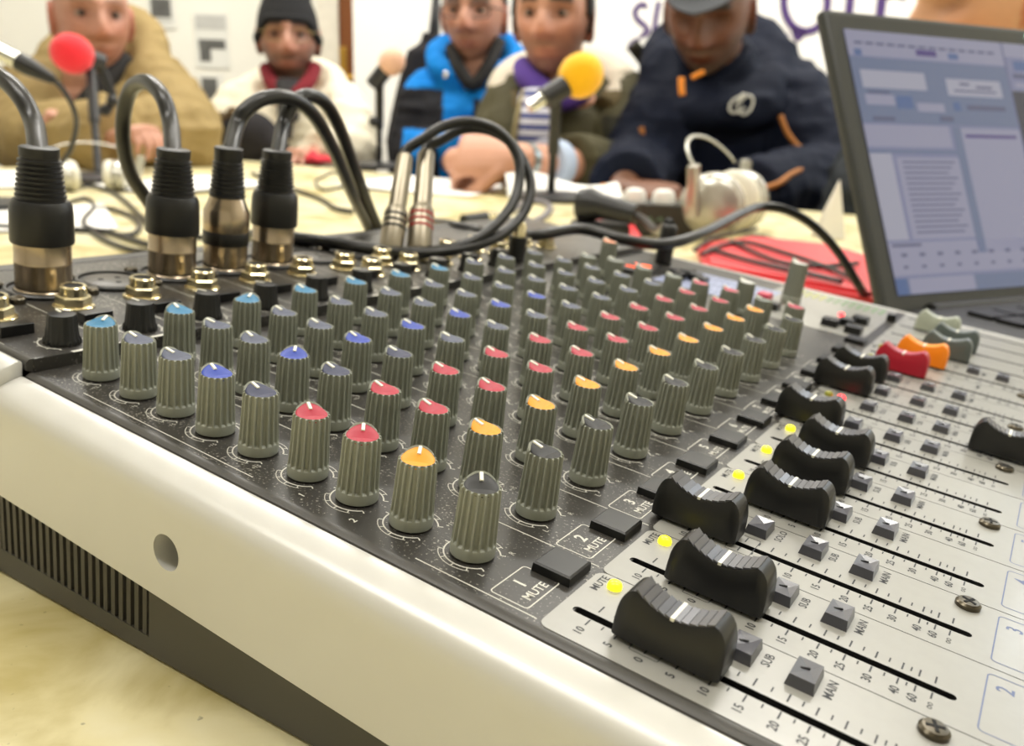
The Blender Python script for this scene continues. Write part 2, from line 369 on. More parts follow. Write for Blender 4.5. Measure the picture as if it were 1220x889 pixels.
# ---- fader strips, each with a real slot
SLOTV = -2.3
def strip_mesh(slot=True):
    v0, v1 = -11.85, 13.95
    bm = bmesh.new(); r = 2.2
    outer = []
    for cx, cy, a in ((UE, v1, None), (UF + r, v1 - r, 90), (UF + r, v0 + r, 180), (UE, v0, None)):
        if a is None: outer.append((cx, cy))
        else: outer += [(cx + r * math.cos(R_(a + 90 * k / 5)), cy + r * math.sin(R_(a + 90 * k / 5))) for k in range(6)]
    hw_ = 1.05; s0, s1 = 158.6, 223.6
    inner = [(s1 + hw_ * math.cos(R_(a)), SLOTV + hw_ * math.sin(R_(a))) for a in range(-90, 91, 30)] + [(s0 + hw_ * math.cos(R_(a)), SLOTV + hw_ * math.sin(R_(a))) for a in range(90, 271, 30)]
    def loop(pts, z):
        vs = [bm.verts.new((x, y, z)) for x, y in pts]; return vs, [bm.edges.new((vs[i], vs[(i + 1) % len(vs)])) for i in range(len(vs))]
    ov, oe = loop(outer, .25); iv, ie = loop(inner, .25)
    bmesh.ops.triangle_fill(bm, use_beauty=True, use_dissolve=False, edges=oe + ie)
    for f in bm.faces:
        f.normal_update()
        if f.normal.z < 0: f.normal_flip()
    lo = [bm.verts.new((x, y, -2.9)) for x, y in inner]
    for i in range(len(iv)): j = (i + 1) % len(iv); bm.faces.new((iv[i], iv[j], lo[j], lo[i])).material_index = 1
    od = [bm.verts.new((x, y, -.3)) for x, y in outer]
    for i in range(len(ov)): j = (i + 1) % len(ov); bm.faces.new((ov[j], ov[i], od[i], od[j]))
    for v in bm.verts: v.co *= S
    me = bpy.data.meshes.new('fader_strip'); bm.to_mesh(me); bm.free(); me.materials.append(M_light); me.materials.append(M_hole); return me
SM = strip_mesh()
MB().box(UF, UE, VN, VF, -3.0, -2.6).build('slot_bed', M_hole, con, S)
MB().box(UF, UF + 3, VN, VF, -2.6, 0).build('panel_edge', M_panel, con, S)
SCALE = ((162.1, '10'), (168.3, '5'), (174.6, '0'), (180.9, '5'), (187.2, '10'), (193.5, '15'), (199.7, '20'), (204.75, '25'), (209.7, '30'), (214.6, '40'), (217.7, '60'), (220.6, '8'))
TX = lambda u, v, z=.29, rz=90: Matrix.Translation((u, v, z)) @ Matrix.Rotation(R_(rz), 4, 'Z')   # lettering reads along +v
def fader_print():
    q = MB(); z = .29
    for i, (u, t) in enumerate(SCALE):
        rect2d(q, u - .17, u + .17, -5.9, -3.6, z); rect2d(q, u - .17, u + .17, -.2, 2.4, z)
        if t == '8': put_text(q, 'oo', 2.1, TX(u, -8.2))
        else: put_text(q, t, 2.5, TX(u, -8.2), .05)
        if i < len(SCALE) - 2:
            um = (u + SCALE[i + 1][0]) / 2
            rect2d(q, um - .15, um + .15, -5.1, -3.8, z); rect2d(q, um - .15, um + .15, .5, 2.1, z)
    put_text(q, 'MUTE', 2.5, TX(157.4, 9.6), .04); put_text(q, 'SUB', 2.5, TX(193.4, 9.3), .04); put_text(q, 'MAIN', 2.5, TX(205.2, 9.0), .04); put_text(q, 'SOLO', 2.5, TX(180.5, 9.6), .04)
    frame2d(q, 171.6, 177.6, -6.6, 3.0, .16, z, .5)
    rect2d(q, UF + 4, UE - .5, 13.95, 14.15, z)
    return q.mesh('fader_print', S)
FP = fader_print()
NB = MB(); frame2d(NB, 228.6, 238.6, -9.2, 11.8, .28, .29, 1.2); NB = NB.mesh('channel_box', S)
for k in range(16):
    s_ = link('fader_strip', SM, M_light, con, Matrix.Translation((0, k * PITCHV * S, 0)))
    if k < 12: link('fader_print', FP, M_printd, s_)
    link('channel_box', NB, M_printb, s_)
    if k < 11:
        q = MB(); put_text(q, str(k + 1) if k < 8 else ('9/10' if k == 8 else '11/12' if k == 9 else 'SUB'), 4.6 if k < 8 else 3, TX(232.2, 7.6 if k < 8 else 2), .06); q.build('channel_number', M_printb, s_, S)
# ---- silk print on the knob panel
US = [0, 17.23, 33.1, 49.01, 65.09, 82.32, 98.28, 114.39, 131.33]
def knob_print():
    q = MB(); z = .06
    for i, u in enumerate(US):
        arc2d(q, u, 0, 6.0, 6.35, 215 - 180, 505 - 180 - 0, z, 26)
        for a in range(35, 326, 29): arc2d(q, u, 0, 6.35, 7.3, a - 1.2, a + 1.2, z, 1)
        arc2d(q, u, 0, 7.25, 7.45, 60, 150, z, 10); arc2d(q, u, 0, 7.25, 7.45, 210, 300, z, 10)
    put_text(q, 'L', 2.0, TX(137.6, -5.6, z)); put_text(q, 'R', 2.0, TX(137.6, 6.2, z)); put_text(q, 'PAN', 2.0, TX(125.0, 7.8, z))
    for u, t in ((88.9, '1'), (104.8, '2')): put_text(q, t, 2.6, TX(u, -8.2, z), .04)
    for u in US[5:8]: put_text(q, '+15', 1.7, TX(u + 6.3, 6.4, z))
    for u in US[0:5]: put_text(q, '+15', 1.7, TX(u + 6.3, 6.0, z)); put_text(q, '-15', 1.7, TX(u + 6.3, -6.0, z))
    frame2d(q, 106.5, 109.5, 7.0, 11.4, .2, z, .5); put_text(q, 'FX', 2.0, TX(108.0, 9.2, z))
    for a, c in ((8, 75), (124.2, 154.0)): rect2d(q, a, c, -10.55, -10.25, z)
    frame2d(q, 142.0, 151.2, -9.2, 4.0, .28, z, 1.0); put_text(q, 'MUTE', 3.0, TX(149.0, -2.5, z), .03)
    return q.mesh('knob_print', S)
KP = knob_print()
for k in range(10):
    o = link('knob_print', KP, M_printw, con, Matrix.Translation((0, k * PITCHV * S, 0)))
    q = MB(); put_text(q, str(k + 1) if k < 8 else ('9' if k == 8 else '11'), 4.2, TX(145.2, -2.4, .06), .1); q.build('mute_number', M_printw, o, S)
# ---- knobs
M_knob = mat('knob_grey', (146, 149, 137), .48, var=.05, scale=400)
CAPC = {'teal': (38, 120, 162), 'slate': (78, 84, 106), 'navy': (48, 54, 84), 'blue': (44, 70, 172), 'red': (182, 40, 62), 'orange': (250, 160, 18), 'black': (22, 22, 22), 'white': (225, 226, 220), 'rose': (196, 70, 92), 'salmon': (236, 150, 110), 'grey': (120, 126, 118)}
M_cap = {n: mat('cap_' + n, tuple(int(x * .92) for x in c), .5, var=.05, scale=500, spec=.35) for n, c in CAPC.items()}
M_ptr = mat('pointer_white', (232, 230, 215), .45, var=.03)
def knob_mesh():
    q = MB(); nf = 17; per = 8; n = nf * per
    def ring(r, z, depth):
        o = []
        for k in range(n):
            ph = (k % per) / per
            d = depth * (0.5 - 0.5 * math.cos(2 * math.pi * ph)) ** 1.0
            d = depth * (0, .12, .9, 1, 1, 1, .9, .12)[k % per]
            a = 2 * math.pi * k / n
            o.append(((r - d) * math.cos(a), (r - d) * math.sin(a), z))
        return o
    rings = [ring(4.9, .5, 0), ring(4.95, .9, 0), ring(4.92, 2.7, 0), ring(4.88, 3.0, .05), ring(4.85, 3.5, .75), ring(4.62, 9, .8), ring(4.42, 15.3, .7), ring(4.3, 15.9, .5), ring(3.95, 16.1, .1), ring(3.6, 15.8, 0)]
    q.loft(rings)
    cr_ = []
    for i in range(15):          # raised crest of the body behind the pointer
        a = R_(-52 + 104 * i / 14); hgt = 1.55 * max(0, math.cos(a * 1.7)) ** .6
        cr_.append([(4.25 * math.cos(a), 4.25 * math.sin(a), 15.6), (4.15 * math.cos(a), 4.15 * math.sin(a), 16.0 + hgt * .8), (3.85 * math.cos(a), 3.85 * math.sin(a), 16.1 + hgt), (3.5 * math.cos(a), 3.5 * math.sin(a), 16.0 + hgt * .75), (3.4 * math.cos(a), 3.4 * math.sin(a), 15.7)])
    q.loft(cr_)
    return q.mesh('knob', S, 22)
def cap_mesh():
    q = MB(); n = 32; rings = []
    def zt(x, y):
        a = x / 3.75; b_ = abs(y) / 3.75
        ridge = max(0.0, .40 + .60 * a)
        return 15.95 + 1.35 * ridge ** 1.2 * max(0, 1 - b_ * b_) ** .8 - .5 * max(0, .3 - a) * (1 - b_ * b_)
    rings.append([(3.7 * math.cos(2 * math.pi * k / n), 3.7 * math.sin(2 * math.pi * k / n), 15.85) for k in range(n)])
    for r in (3.75, 3.6, 3.2, 2.6, 1.9, 1.1, .4):
        rings.append([(r * math.cos(2 * math.pi * k / n), r * math.sin(2 * math.pi * k / n), zt(r * math.cos(2 * math.pi * k / n), r * math.sin(2 * math.pi * k / n)) - (.15 if r == 3.75 else 0)) for k in range(n)])
    q.loft(rings); me = q.mesh('knob_cap', S, 50)
    p = MB(); rg = []
    for a in (1.0, 1.6, 2.2, 2.9, 3.55, 3.85, 3.95):
        z = zt(min(a, 3.6), 0); wz = .5
        zz = z + .22 - (0 if a < 3.8 else (.5 if a < 3.9 else 1.4))
        rg.append([(a, -wz, zz - .35), (a, -wz * .7, zz + .08), (a, wz * .7, zz + .08), (a, wz, zz - .35)])
    p.loft(rg); return me, p.mesh('pointer', S, 50)
KM = knob_mesh(); CM, PM = cap_mesh()
CMS = {}
for n_ in CAPC:
    c = CM.copy(); c.materials.append(M_cap[n_]); CMS[n_] = c
KM.materials.append(M_knob); PM.materials.append(M_ptr)
def knob(u, v, col, ang=180, sc=(1, 1, 1)):
    X = Matrix.Translation((u * S, v * S, 0)) @ Matrix.Rotation(R_(ang), 4, 'Z') @ Matrix.Diagonal((*sc, 1))
    kn = link('knob', KM, None, con, X)
    cp = link('knob_cap', CMS[col], None, kn); link('pointer', PM, None, kn)
    return kn
rk = random.Random(3)
COLS = ['teal', 'slate', 'slate', 'blue', 'navy', 'red', 'red', 'orange', 'black']
for ch in range(10):
    for c in range(9):
        col = COLS[c]
        if c == 3 and ch > 6: col = 'slate'
        if c == 4 and ch > 2: col = 'slate'
        if c == 4 and ch == 1: col = 'navy'
        if c == 0 and ch > 6: col = 'slate'
        ang = 180 + rk.uniform(-8, 8)
        if ch == 0: ang = {0: 120, 1: 185, 2: 190, 3: 165, 4: 175, 5: 150, 6: 130, 7: 122, 8: 128}[c]
        if ch == 1: ang = {0: 170, 1: 200, 2: 175, 3: 130}.get(c, 178)
        if ch == 2 and c == 0: ang = 120
        knob(US[c], ch * PITCHV, col, ang)
# master section knobs
for u, v, col, sc in ((92.3, 289, 'white', (1, 1, 1.05)), (102, 345, 'white', (1.1, 1.1, 1.45)), (124.5, 262, 'rose', (1, 1, 1)), (93, 263, 'rose', (1, 1, 1)), (78, 262, 'rose', (1, 1, 1)),
                      (12.5, 292, 'salmon', (1, 1, 1.25)), (47, 263, 'grey', (1, 1, 1)), (30, 265, 'grey', (1, 1, 1)), (64, 262, 'grey', (1, 1, 1)), (18, 258, 'grey', (1, 1, 1)), (108, 268, 'grey', (1, 1, .9))):
    knob(u, v, col, 180, sc)
# gain knobs on the jack field
def gain_mesh():
    q = MB(); n = 72; rings = []
    for r, z, d in ((5.3, 0, .45), (5.3, 1.2, .45), (4.7, 1.9, .12), (4.1, 8.2, .12), (3.8, 8.9, 0), (1.0, 9.1, 0)):
        rings.append([((r - (d if k % 4 > 1 else 0)) * math.cos(2 * math.pi * k / n), (r - (d if k % 4 > 1 else 0)) * math.sin(2 * math.pi * k / n), z) for k in range(n)])
    q.loft(rings); return q.mesh('gain_knob', S, 40)
GM = gain_mesh(); GP = MB()
arc2d(GP, 0, 0, 6.4, 6.8, 35, 325, .06, 26); [arc2d(GP, 0, 0, 6.9, 7.6, a - 1.5, a + 1.5, .06, 1) for a in range(35, 326, 29)]
rect2d(GP, 8.2, 9.6, -2.4, 2.4, .06)
GP = GP.mesh('gain_print', S); GPm = MB().box(.6, 4.0, -.3, .3, 9.0, 9.35).mesh('pointer', S)
for ch in range(10):
    g = link('gain_knob', GM, M_black, con, Matrix.Translation((-22 * S, (1.8 + ch * PITCHV) * S, 4 * S)) @ Matrix.Rotation(R_(170 + 13 * ch), 4, 'Z'))
    link('pointer', GPm, M_ptr, g)
    link('gain_print', GP, M_printw, con, Matrix.Translation((-22 * S, (1.8 + ch * PITCHV) * S, 4 * S)))
# ---- mute buttons, LEDs
bq = MB(); bq.add([(-4.6, -4.7, 0), (4.6, -4.7, 0), (4.6, 4.7, 0), (-4.6, 4.7, 0), (-4.5, -4.6, 1.9), (4.5, -4.6, 1.9), (4.5, 4.6, 1.9), (-4.5, 4.6, 1.9), (-4.1, -4.2, 2.25), (4.1, -4.2, 2.25), (4.1, 4.2, 2.25), (-4.1, 4.2, 2.25)],
       [(3, 2, 1, 0)] + [(k, (k + 1) % 4, 4 + (k + 1) % 4, 4 + k) for k in range(4)] + [(4 + k, 4 + (k + 1) % 4, 8 + (k + 1) % 4, 8 + k) for k in range(4)] + [(8, 9, 10, 11)])
BMsh = bq.mesh('mute_button', S)
for ch in range(12): link('mute_button', BMsh, M_black, con, Matrix.Translation((148.7 * S, (8.2 + ch * PITCHV) * S, 0)))
led = MB().lathe([(1.6, 0), (1.6, .7), (1.35, 1.3), (.8, 1.65), (.1, 1.75)], 16).mesh('mute_led', S, 60)
leds = {True: mat('led_yellow_lit', (250, 235, 40), .3, var=0, emit=(255, 238, 30), estr=1.6), False: mat('led_yellow_off', (150, 150, 50), .3, var=0)}
lm = {True: led, False: led.copy()}; lm[True].materials.append(leds[True]); lm[False].materials.append(leds[False])
for ch in range(12): link('mute_led', lm[ch not in (7, 9, 10, 11)], None, con, Matrix.Translation((160.4 * S, (10.2 + ch * PITCHV) * S, .2 * S)))
M_ledr = mat('led_red_lit', (255, 60, 60), .3, var=0, emit=(255, 40, 50), estr=4)
rl = led.copy(); rl.materials.clear(); rl.materials.append(M_ledr)
for u, v in ((165.0, 192.2), (129.5, 348), (98, 352)): link('clip_led', rl, None, con, Matrix.Translation((u * S, v * S, .2 * S)))
# ---- square buttons SOLO / SUB / MAIN: wedge-topped caps
sq = MB(); sq.add([(-2.7, -3.8, 0), (2.7, -3.8, 0), (2.7, 3.8, 0), (-2.7, 3.8, 0), (-2.3, -3.35, 2.3), (2.3, -3.35, 2.3), (2.3, 3.35, 2.3), (-2.3, 3.35, 2.3), (0.5, .8, 1.9)],
       [(3, 2, 1, 0)] + [(k, (k + 1) % 4, 4 + (k + 1) % 4, 4 + k) for k in range(4)] + [(4, 5, 8), (5, 6, 8), (6, 7, 8), (7, 4, 8)])
M_btn = mat('button_charcoal', (74, 74, 80), .3, var=.05, coat=.2)
SQ = sq.mesh('square_button', S); SQL = MB().box(-.9, .9, -.2, .2, 2.0, 2.22, Matrix.Translation((-.4, .6, 0)) @ Matrix.Rotation(.5, 4, 'Z')).mesh('index_groove', S)
for ch in range(16):
    for u in (175.4, 188.7, 200.4) if ch < 10 else ((200.6, 212.6) if ch == 11 else ()):
        o = link('square_button', SQ, M_btn, con, Matrix.Translation((u * S, (8.4 + ch * PITCHV) * S, .2 * S)))
        if u > 180: link('index_groove', SQL, M_hole, o)
# ---- faders
def fader_meshes():
    q = MB(); rings = []; g = MB()
    def top(x): return 8.7 + 2.5 * (min(abs(x), 7.6) / 7.6) ** 2.0
    xs = [-10.7, -10.55, -10.2, -9.7, -9.0, -8.3, -7.6] + [-7.6 + 15.2 * i / 16 for i in range(1, 17)] + [8.3, 9.0, 9.7, 10.2, 10.55, 10.7]
    for x in xs:
        zt = top(x); e = min(1, max(0, (abs(x) - 7.6) / 3.1))
        zt -= 6.2 * (1 - math.sqrt(max(0, 1 - e * e))); hb = 4.3 - .7 * e ** 3; ht = 3.45 - .5 * e ** 3; ht = ht + (hb - ht) * e ** 4 * .5; zm = zt * .55
        rings.append([(x, -hb, 1.2), (x, hb, 1.2), (x, hb * .985, zm), (x, ht + .15, zt - .7), (x, ht - .15, zt), (x, -ht + .15, zt), (x, -ht - .15, zt - .7), (x, -hb * .985, zm)])
    q.loft(rings)
    body = q.mesh('fader_cap', S, 38)
    # grip ribs: a sawtooth of transverse facets in the hollow of the cap
    n = 10; pts = []
    for i in range(n):
        a = -7.7 + 15.4 * i / n; c = -7.7 + 15.4 * (i + 1) / n
        pts += [(a + .05, top(a) + .05), (a + .12, top(a) + .55), (c - .12, top(c) + .22), (c - .05, top(c) + .05)]
    rr = [[(x, s_ * 3.15, z) for x, z in pts] for s_ in (-1, 1)]
    m_ = len(pts); g.add(rr[0] + rr[1], [(k, k + 1, m_ + k + 1, m_ + k) for k in range(m_ - 1)] + [tuple(range(0, m_))[::-1]] if False else [(k + 1, k, m_ + k, m_ + k + 1) for k in range(m_ - 1)])
    for i in range(n):   # little end cheeks of each rib
        o_ = 4 * i; g.add([rr[0][o_], rr[0][o_ + 1], rr[0][o_ + 2], rr[0][o_ + 3], rr[1][o_], rr[1][o_ + 1], rr[1][o_ + 2], rr[1][o_ + 3]], [(3, 2, 1, 0), (4, 5, 6, 7)])
    grip = g.mesh('grip_ribs', S)
    ln = MB().box(-.38, .38, -3.35, 3.35, 8.4, 9.25).mesh('index_line', S)
    stem = MB().box(-1.5, 1.5, -.5, .5, -2.4, 1.3).mesh('stem', S)
    return body, grip, ln, stem
FB, FG, FL, FS = fader_meshes()
M_fcap = {'black': (mat('fader_black', (17, 17, 17), .38, var=.08, scale=400), mat('fader_grip_sheen_black', (92, 92, 96), .3, var=.05, scale=500, metal=.3)),  # ribs paler than the cap: their gloss is painted into the colour
          'red': (mat('fader_red', (176, 18, 44), .38, var=.05), mat('fader_grip_sheen_red', (186, 70, 86), .35, var=.05)),
          'orange': (mat('fader_orange', (252, 140, 10), .38, var=.05), mat('fader_grip_sheen_orange', (253, 165, 50), .35, var=.05)),
          'grey': (mat('fader_grey', (84, 92, 90), .38, var=.05), mat('fader_grip_sheen_grey', (120, 128, 126), .35, var=.05)),
          'pale': (mat('fader_pale', (172, 178, 162), .38, var=.05), mat('fader_grip_sheen_pale', (190, 195, 182), .35, var=.05))}
FBs = {}
for n_, (a, c) in M_fcap.items():
    x = FB.copy(); x.materials.append(a); y = FG.copy(); y.materials.append(c); FBs[n_] = (x, y)
FL.materials.append(M_ptr); FS.materials.append(M_black)
for k, (u, col) in enumerate(((178, 'black'), (177.5, 'black'), (162.8, 'black'), (177.3, 'black'), (176.4, 'black'), (177, 'black'), (162.4, 'black'), (220.9, 'black'), (162.0, 'black'), (162.6, 'black'),
                              (174.6, 'red'), (179.2, 'orange'), (186.4, 'grey'), (187, 'grey'), (175.5, 'pale'))):
    f = link('fader_cap', FBs[col][0], None, con, Matrix.Translation((u * S, (SLOTV + .6 + k * PITCHV) * S, 0)))
    link('grip_ribs', FBs[col][1], None, f); link('index_line', FL, None, f); link('stem', FS, None, f)
# ---- panel screws
scm = MB(); scm.lathe([(2.7, .1), (2.7, .9), (2.2, 1.4), (1.0, 1.5)], 20, cap1=True); scm = scm.mesh('screw', S, 40)
scx = MB(); [scx.box(-1.6, 1.6, -.32, .32, 1.35, 1.58, Matrix.Rotation(R_(a), 4, 'Z')) for a in (20, 110)]; scx = scx.mesh('cross_recess', S)
M_screw = mat('dark_screw', (86, 80, 68), .3, metal=.9, var=.1)
for k in range(7):
    o = link('screw', scm, M_screw, con, Matrix.Translation((222.4 * S, (10.2 + 52.4 * k) * S, .2 * S)) @ Matrix.Rotation(.7 * k, 4, 'Z')); link('cross_recess', scx, M_hole, o)
# ---- jack field: gold-nutted jack sockets, XLR sockets, push switches
M_gold = mat('gold_nut', (226, 214, 176), .2, metal=.95, var=.05)
M_nick = mat('nickel_shell', (176, 160, 138), .24, metal=.95, var=.08, scale=160)
nut = MB()
nut.lathe([(6.6, 0), (6.6, .6), (6.2, .9), (5.8, 1.0)], 24).lathe([(5.6, 1.0), (5.6, 3.6), (5.0, 4.1)], 6).lathe([(4.4, 4.1), (4.4, 7.0), (4.0, 7.4), (3.1, 7.4), (3.1, 3)], 20, cap1=True)
NM = nut.mesh('jack_socket', S, 35); NHm = MB().lathe([(3.0, 7.0), (3.0, 7.05)], 16).mesh('socket_hole', S)
for ch in range(13):
    for u in (-53, -39.5) if ch > 5 else (-53,):
        o = link('jack_socket', NM, M_gold, con, Matrix.Translation((u * S, ((-1.6 if u < -45 else 2) + ch * PITCHV) * S, 4 * S))); link('socket_hole', NHm, M_hole, o)
xs_ = MB(); xs_.lathe([(13.2, 0), (13.2, 1.0), (12.6, 1.5), (11.6, 1.5), (11.2, .6)], 36); XM = xs_.mesh('xlr_socket', S, 35)
xf = MB().lathe([(9.8, .1), (9.8, .9), (9.4, 1.1)], 32).mesh('socket_face', S, 35)
xh = MB(); [xh.lathe([(1.1, 1.12), (1.1, 1.2)], 10, T(3.9 * math.cos(a), 3.9 * math.sin(a), 0)) for a in (R_(0), R_(120), R_(240))]; xh = xh.mesh('pin_holes', S)
M_grey = mat('socket_grey', (84, 80, 74), .4, var=.06)
scs = MB().lathe([(2.6, 0), (2.6, 1.6), (2.0, 2.2)], 12).mesh('socket_screw', S, 40)
for ch in range(8):
    o = link('xlr_socket', XM, M_black, con, Matrix.Translation((-74 * S, (.5 + ch * PITCHV) * S, 4 * S)))
    f = link('socket_face', xf, M_grey, o); link('pin_holes', xh, M_hole, o)
    for du, dv in ((9.6, 11.5), (-9.6, -11.5)): link('socket_screw', scs, M_screw, o, Matrix.Translation((du * S, dv * S, 0)))
pbm = MB().box(-2.2, 2.2, -5, 5, 0, 3.4, bev=.3).mesh('push_switch', S)
for ch in range(12): link('push_switch', pbm, M_black, con, Matrix.Translation((-35.5 * S, (-5 + ch * PITCHV) * S, 4 * S)))
jp = MB(); rect2d(jp, -64, -18, 13.4, 13.7, .06); rect2d(jp, -46, -28, -12.2, -11.9, .06); JP = jp.mesh('jack_print', S)
for ch in range(10): link('jack_print', JP, M_printw, con, Matrix.Translation((0, ch * PITCHV * S, 4 * S)))
# ---- master section: display, labels, buttons
M_lav = mat('preset_label', (150, 158, 188), .4, var=.04)
MB().box(30, 90, 318, 372, 0, .3).build('preset_label', M_lav, con, S)
q = MB()
for i in range(14):
    for j in range(3): rect2d(q, 33 + 4 * i, 34.2 + 4 * i, 321 + 17 * j, 321 + 17 * j + random.uniform(9, 14), .34)
q.build('preset_print', M_printb, con, S)
dsp = MB().box(4, 24, 318, 352, 0, 2.2, bev=.6).build('effect_display', M_black, con, S)
dg_ = MB()
for i, dgt in enumerate('16'): put_text(dg_, dgt, 15, TX(14, 329 + 11 * i, 2.3), .5)
dg_.build('display_digits', mat('digit_red', (255, 90, 30), .4, var=0, emit=(255, 80, 20), estr=3.0), dsp, S)
for u, v in ((39, 350), (46, 344), (39, 336), (52, 338), (33, 344)): MB().box(u - 3, u + 3, v - 4.5, v + 4.5, 0, 4.5, bev=.5).build('preset_button', M_black, con, S)
MB().box(84, 150, 300, 402, 0, .25).build('meter_plate', M_light, con, S)
for i in range(12):
    for j in range(2): MB().box(97 + 4.2 * i, 98.6 + 4.2 * i, 378 + 9 * j, 384 + 9 * j, .2, .5).build('meter_led', mat('meter_yellow', (196, 200, 90), .4, var=.03) if i < 4 else mat('meter_green', (120, 160, 110), .4, var=.03), con, S)
for u, v, w_ in ((131, 316, 4), (141, 340, 4), (143.5, 312, 4), (99, 320, 4), (152, 368, 2.4), (137, 326, 3.5)): MB().box(u - w_, u + w_, v - w_, v + w_, 0, 4, bev=.4).build('master_button', M_black, con, S)
MB().box(85, 92, 337, 346, .2, 3.6, bev=.5).build('master_button', mat('button_red', (200, 30, 70), .35, var=.05), con, S)
# ------------------------------------------------------------------ leads plugged into the console
M_rub = mat('black_rubber', (22, 22, 22), .42, var=.1, scale=200)
M_cable = mat('black_cable', (26, 26, 26), .32, var=.08, scale=150)
M_band = mat('plug_band_black', (14, 14, 14), .4, var=.05)
RC = Matrix.Rotation(0, 3, 'Z')
def lathe_at(u, v, z, prof, name, m_, root, n=32, smooth=40):
    """a turned part standing on the console panel, as a mesh in the root's frame"""
    X = root.matrix_world.inverted() @ Matrix.Translation(cw(u, v, z)) @ WM.to_4x4() @ Matrix.Scale(.001, 4)
    return MB().lathe(prof, n, X).build(name, m_, root, 1, smooth)
def in_root(root, pts): iv = root.matrix_world.inverted(); return [iv @ Vector(p) for p in pts]
def lead(root, pts, r, m_=None, sub=8, name='cable', n=12):
    return MB().tube(in_root(root, spline(pts, sub)), r, n).build(name, m_ or M_cable, root, 1, 180)
ZS = .80
def sq_(pr): return [(r, z if z < 18 else 18 + (z - 18) * ZS) for r, z in pr]
def xlr_lead(v, path, label, style):
    root = empty('microphone_lead', cw(-74, v, 4)); bpy.context.view_layer.update()
    tag(root, label, 'cable', 'leads with chunky plugs on the console')
    if style == 'black':
        lathe_at(-74, v, 4, [(9.3, .6), (9.3, 1.2), (9.0, 1.5), (9.0, 10), (9.15, 10.3), (9.15, 10.8), (9.0, 11.1), (9.0, 18)], 'plug_shell', M_nick, root)
        lathe_at(-74, v, 4, sq_([(9.0, 17.2), (9.9, 17.4), (10.1, 18.5), (9.9, 30), (9.6, 33.5), (8.6, 35.5), (7.5, 35.8)]), 'plug_collar', M_rub, root)
        pr = [(7.4, 35.6)]
        for i in range(8): z = 36.5 + i * 2.05; r = 8.0 - .18 * i; pr += [(r - .8, z), (r, z + .35), (r, z + 1.15), (r - .8, z + 1.5)]
        pr += [(5.9, 53.2), (6.2, 53.4), (6.2, 57), (5.6, 57.4), (3.6, 57.4)]
        lathe_at(-74, v, 4, sq_(pr), 'strain_relief', M_rub, root)
    else:
        lathe_at(-74, v, 4, [(9.2, .6), (9.2, 1.2), (8.9, 1.5), (8.9, 11)], 'plug_shell', M_nick, root)
        lathe_at(-74, v, 4, [(9.2, 11), (9.35, 11.3), (9.35, 16.2), (9.2, 16.5)], 'plug_band', M_band, root)
        lathe_at(-74, v, 4, sq_([(9.1, 16.5), (9.3, 18), (9.3, 26), (8.3, 28.5), (7.0, 33), (6.4, 34)]), 'plug_barrel', M_nick, root)
        pr = [(6.6, 33)]
        for i in range(8): z = 33.5 + i * 2.3; r = 7.2 - .17 * i; pr += [(r - .5, z), (r, z + .4), (r, z + 1.5), (r - .5, z + 1.8)]
        pr += [(5.6, 52.5), (5.7, 58), (5.2, 58.5), (3.6, 58.5)]
        lathe_at(-74, v, 4, sq_(pr), 'strain_relief', M_rub, root)
    top = cw(-74, v, 4 + 18 + 35 * ZS)
    lead(root, [top, top.lerp(path[0], .3)] + path, .0033)
    return root
A = atD
TB = lambda x, y, z=.0035: atZ(x, y, z)
xlr_lead(26.5, [A(40, 145, .303), A(24, 114, .306), A(0, 92, .312), A(-45, 72, .33), A(-110, 90, .36), A(-170, 170, .39), A(-200, 290, .41), TB(-215, 420)],
         'black lead with broad ribbed plug, first plug beside the spare round socket', 'black')
xlr_lead(78.5, [A(203, 146, .348), A(194, 116, .352), A(176, 98, .362), A(158, 104, .376), A(148, 132, .388), A(147, 170, .40), A(156, 208, .415), A(174, 236, .43), A(196, 268, .445), A(214, 300, .455), A(226, 335, .47)],
         'black lead whose plug loops tightly over itself beyond the spare round socket', 'black')
xlr_lead(104.5, [A(282, 150, .368), A(292, 132, .37), A(316, 117, .376), A(348, 118, .388), A(374, 138, .405), A(398, 180, .435), A(420, 232, .48), A(437, 266, .52), A(447, 290, .535), A(455, 320, .545)],
         'black lead with metal plug barrel and black band round it', 'metal')
xlr_lead(130.5, [A(337, 150, .39), A(346, 128, .392), A(364, 114, .398), A(386, 122, .41), A(404, 152, .43), A(422, 200, .465), A(440, 248, .51), A(452, 276, .535), A(460, 300, .545), A(466, 330, .555)],
         'black lead with ribbed plug standing beside the metal barrelled plug', 'black')
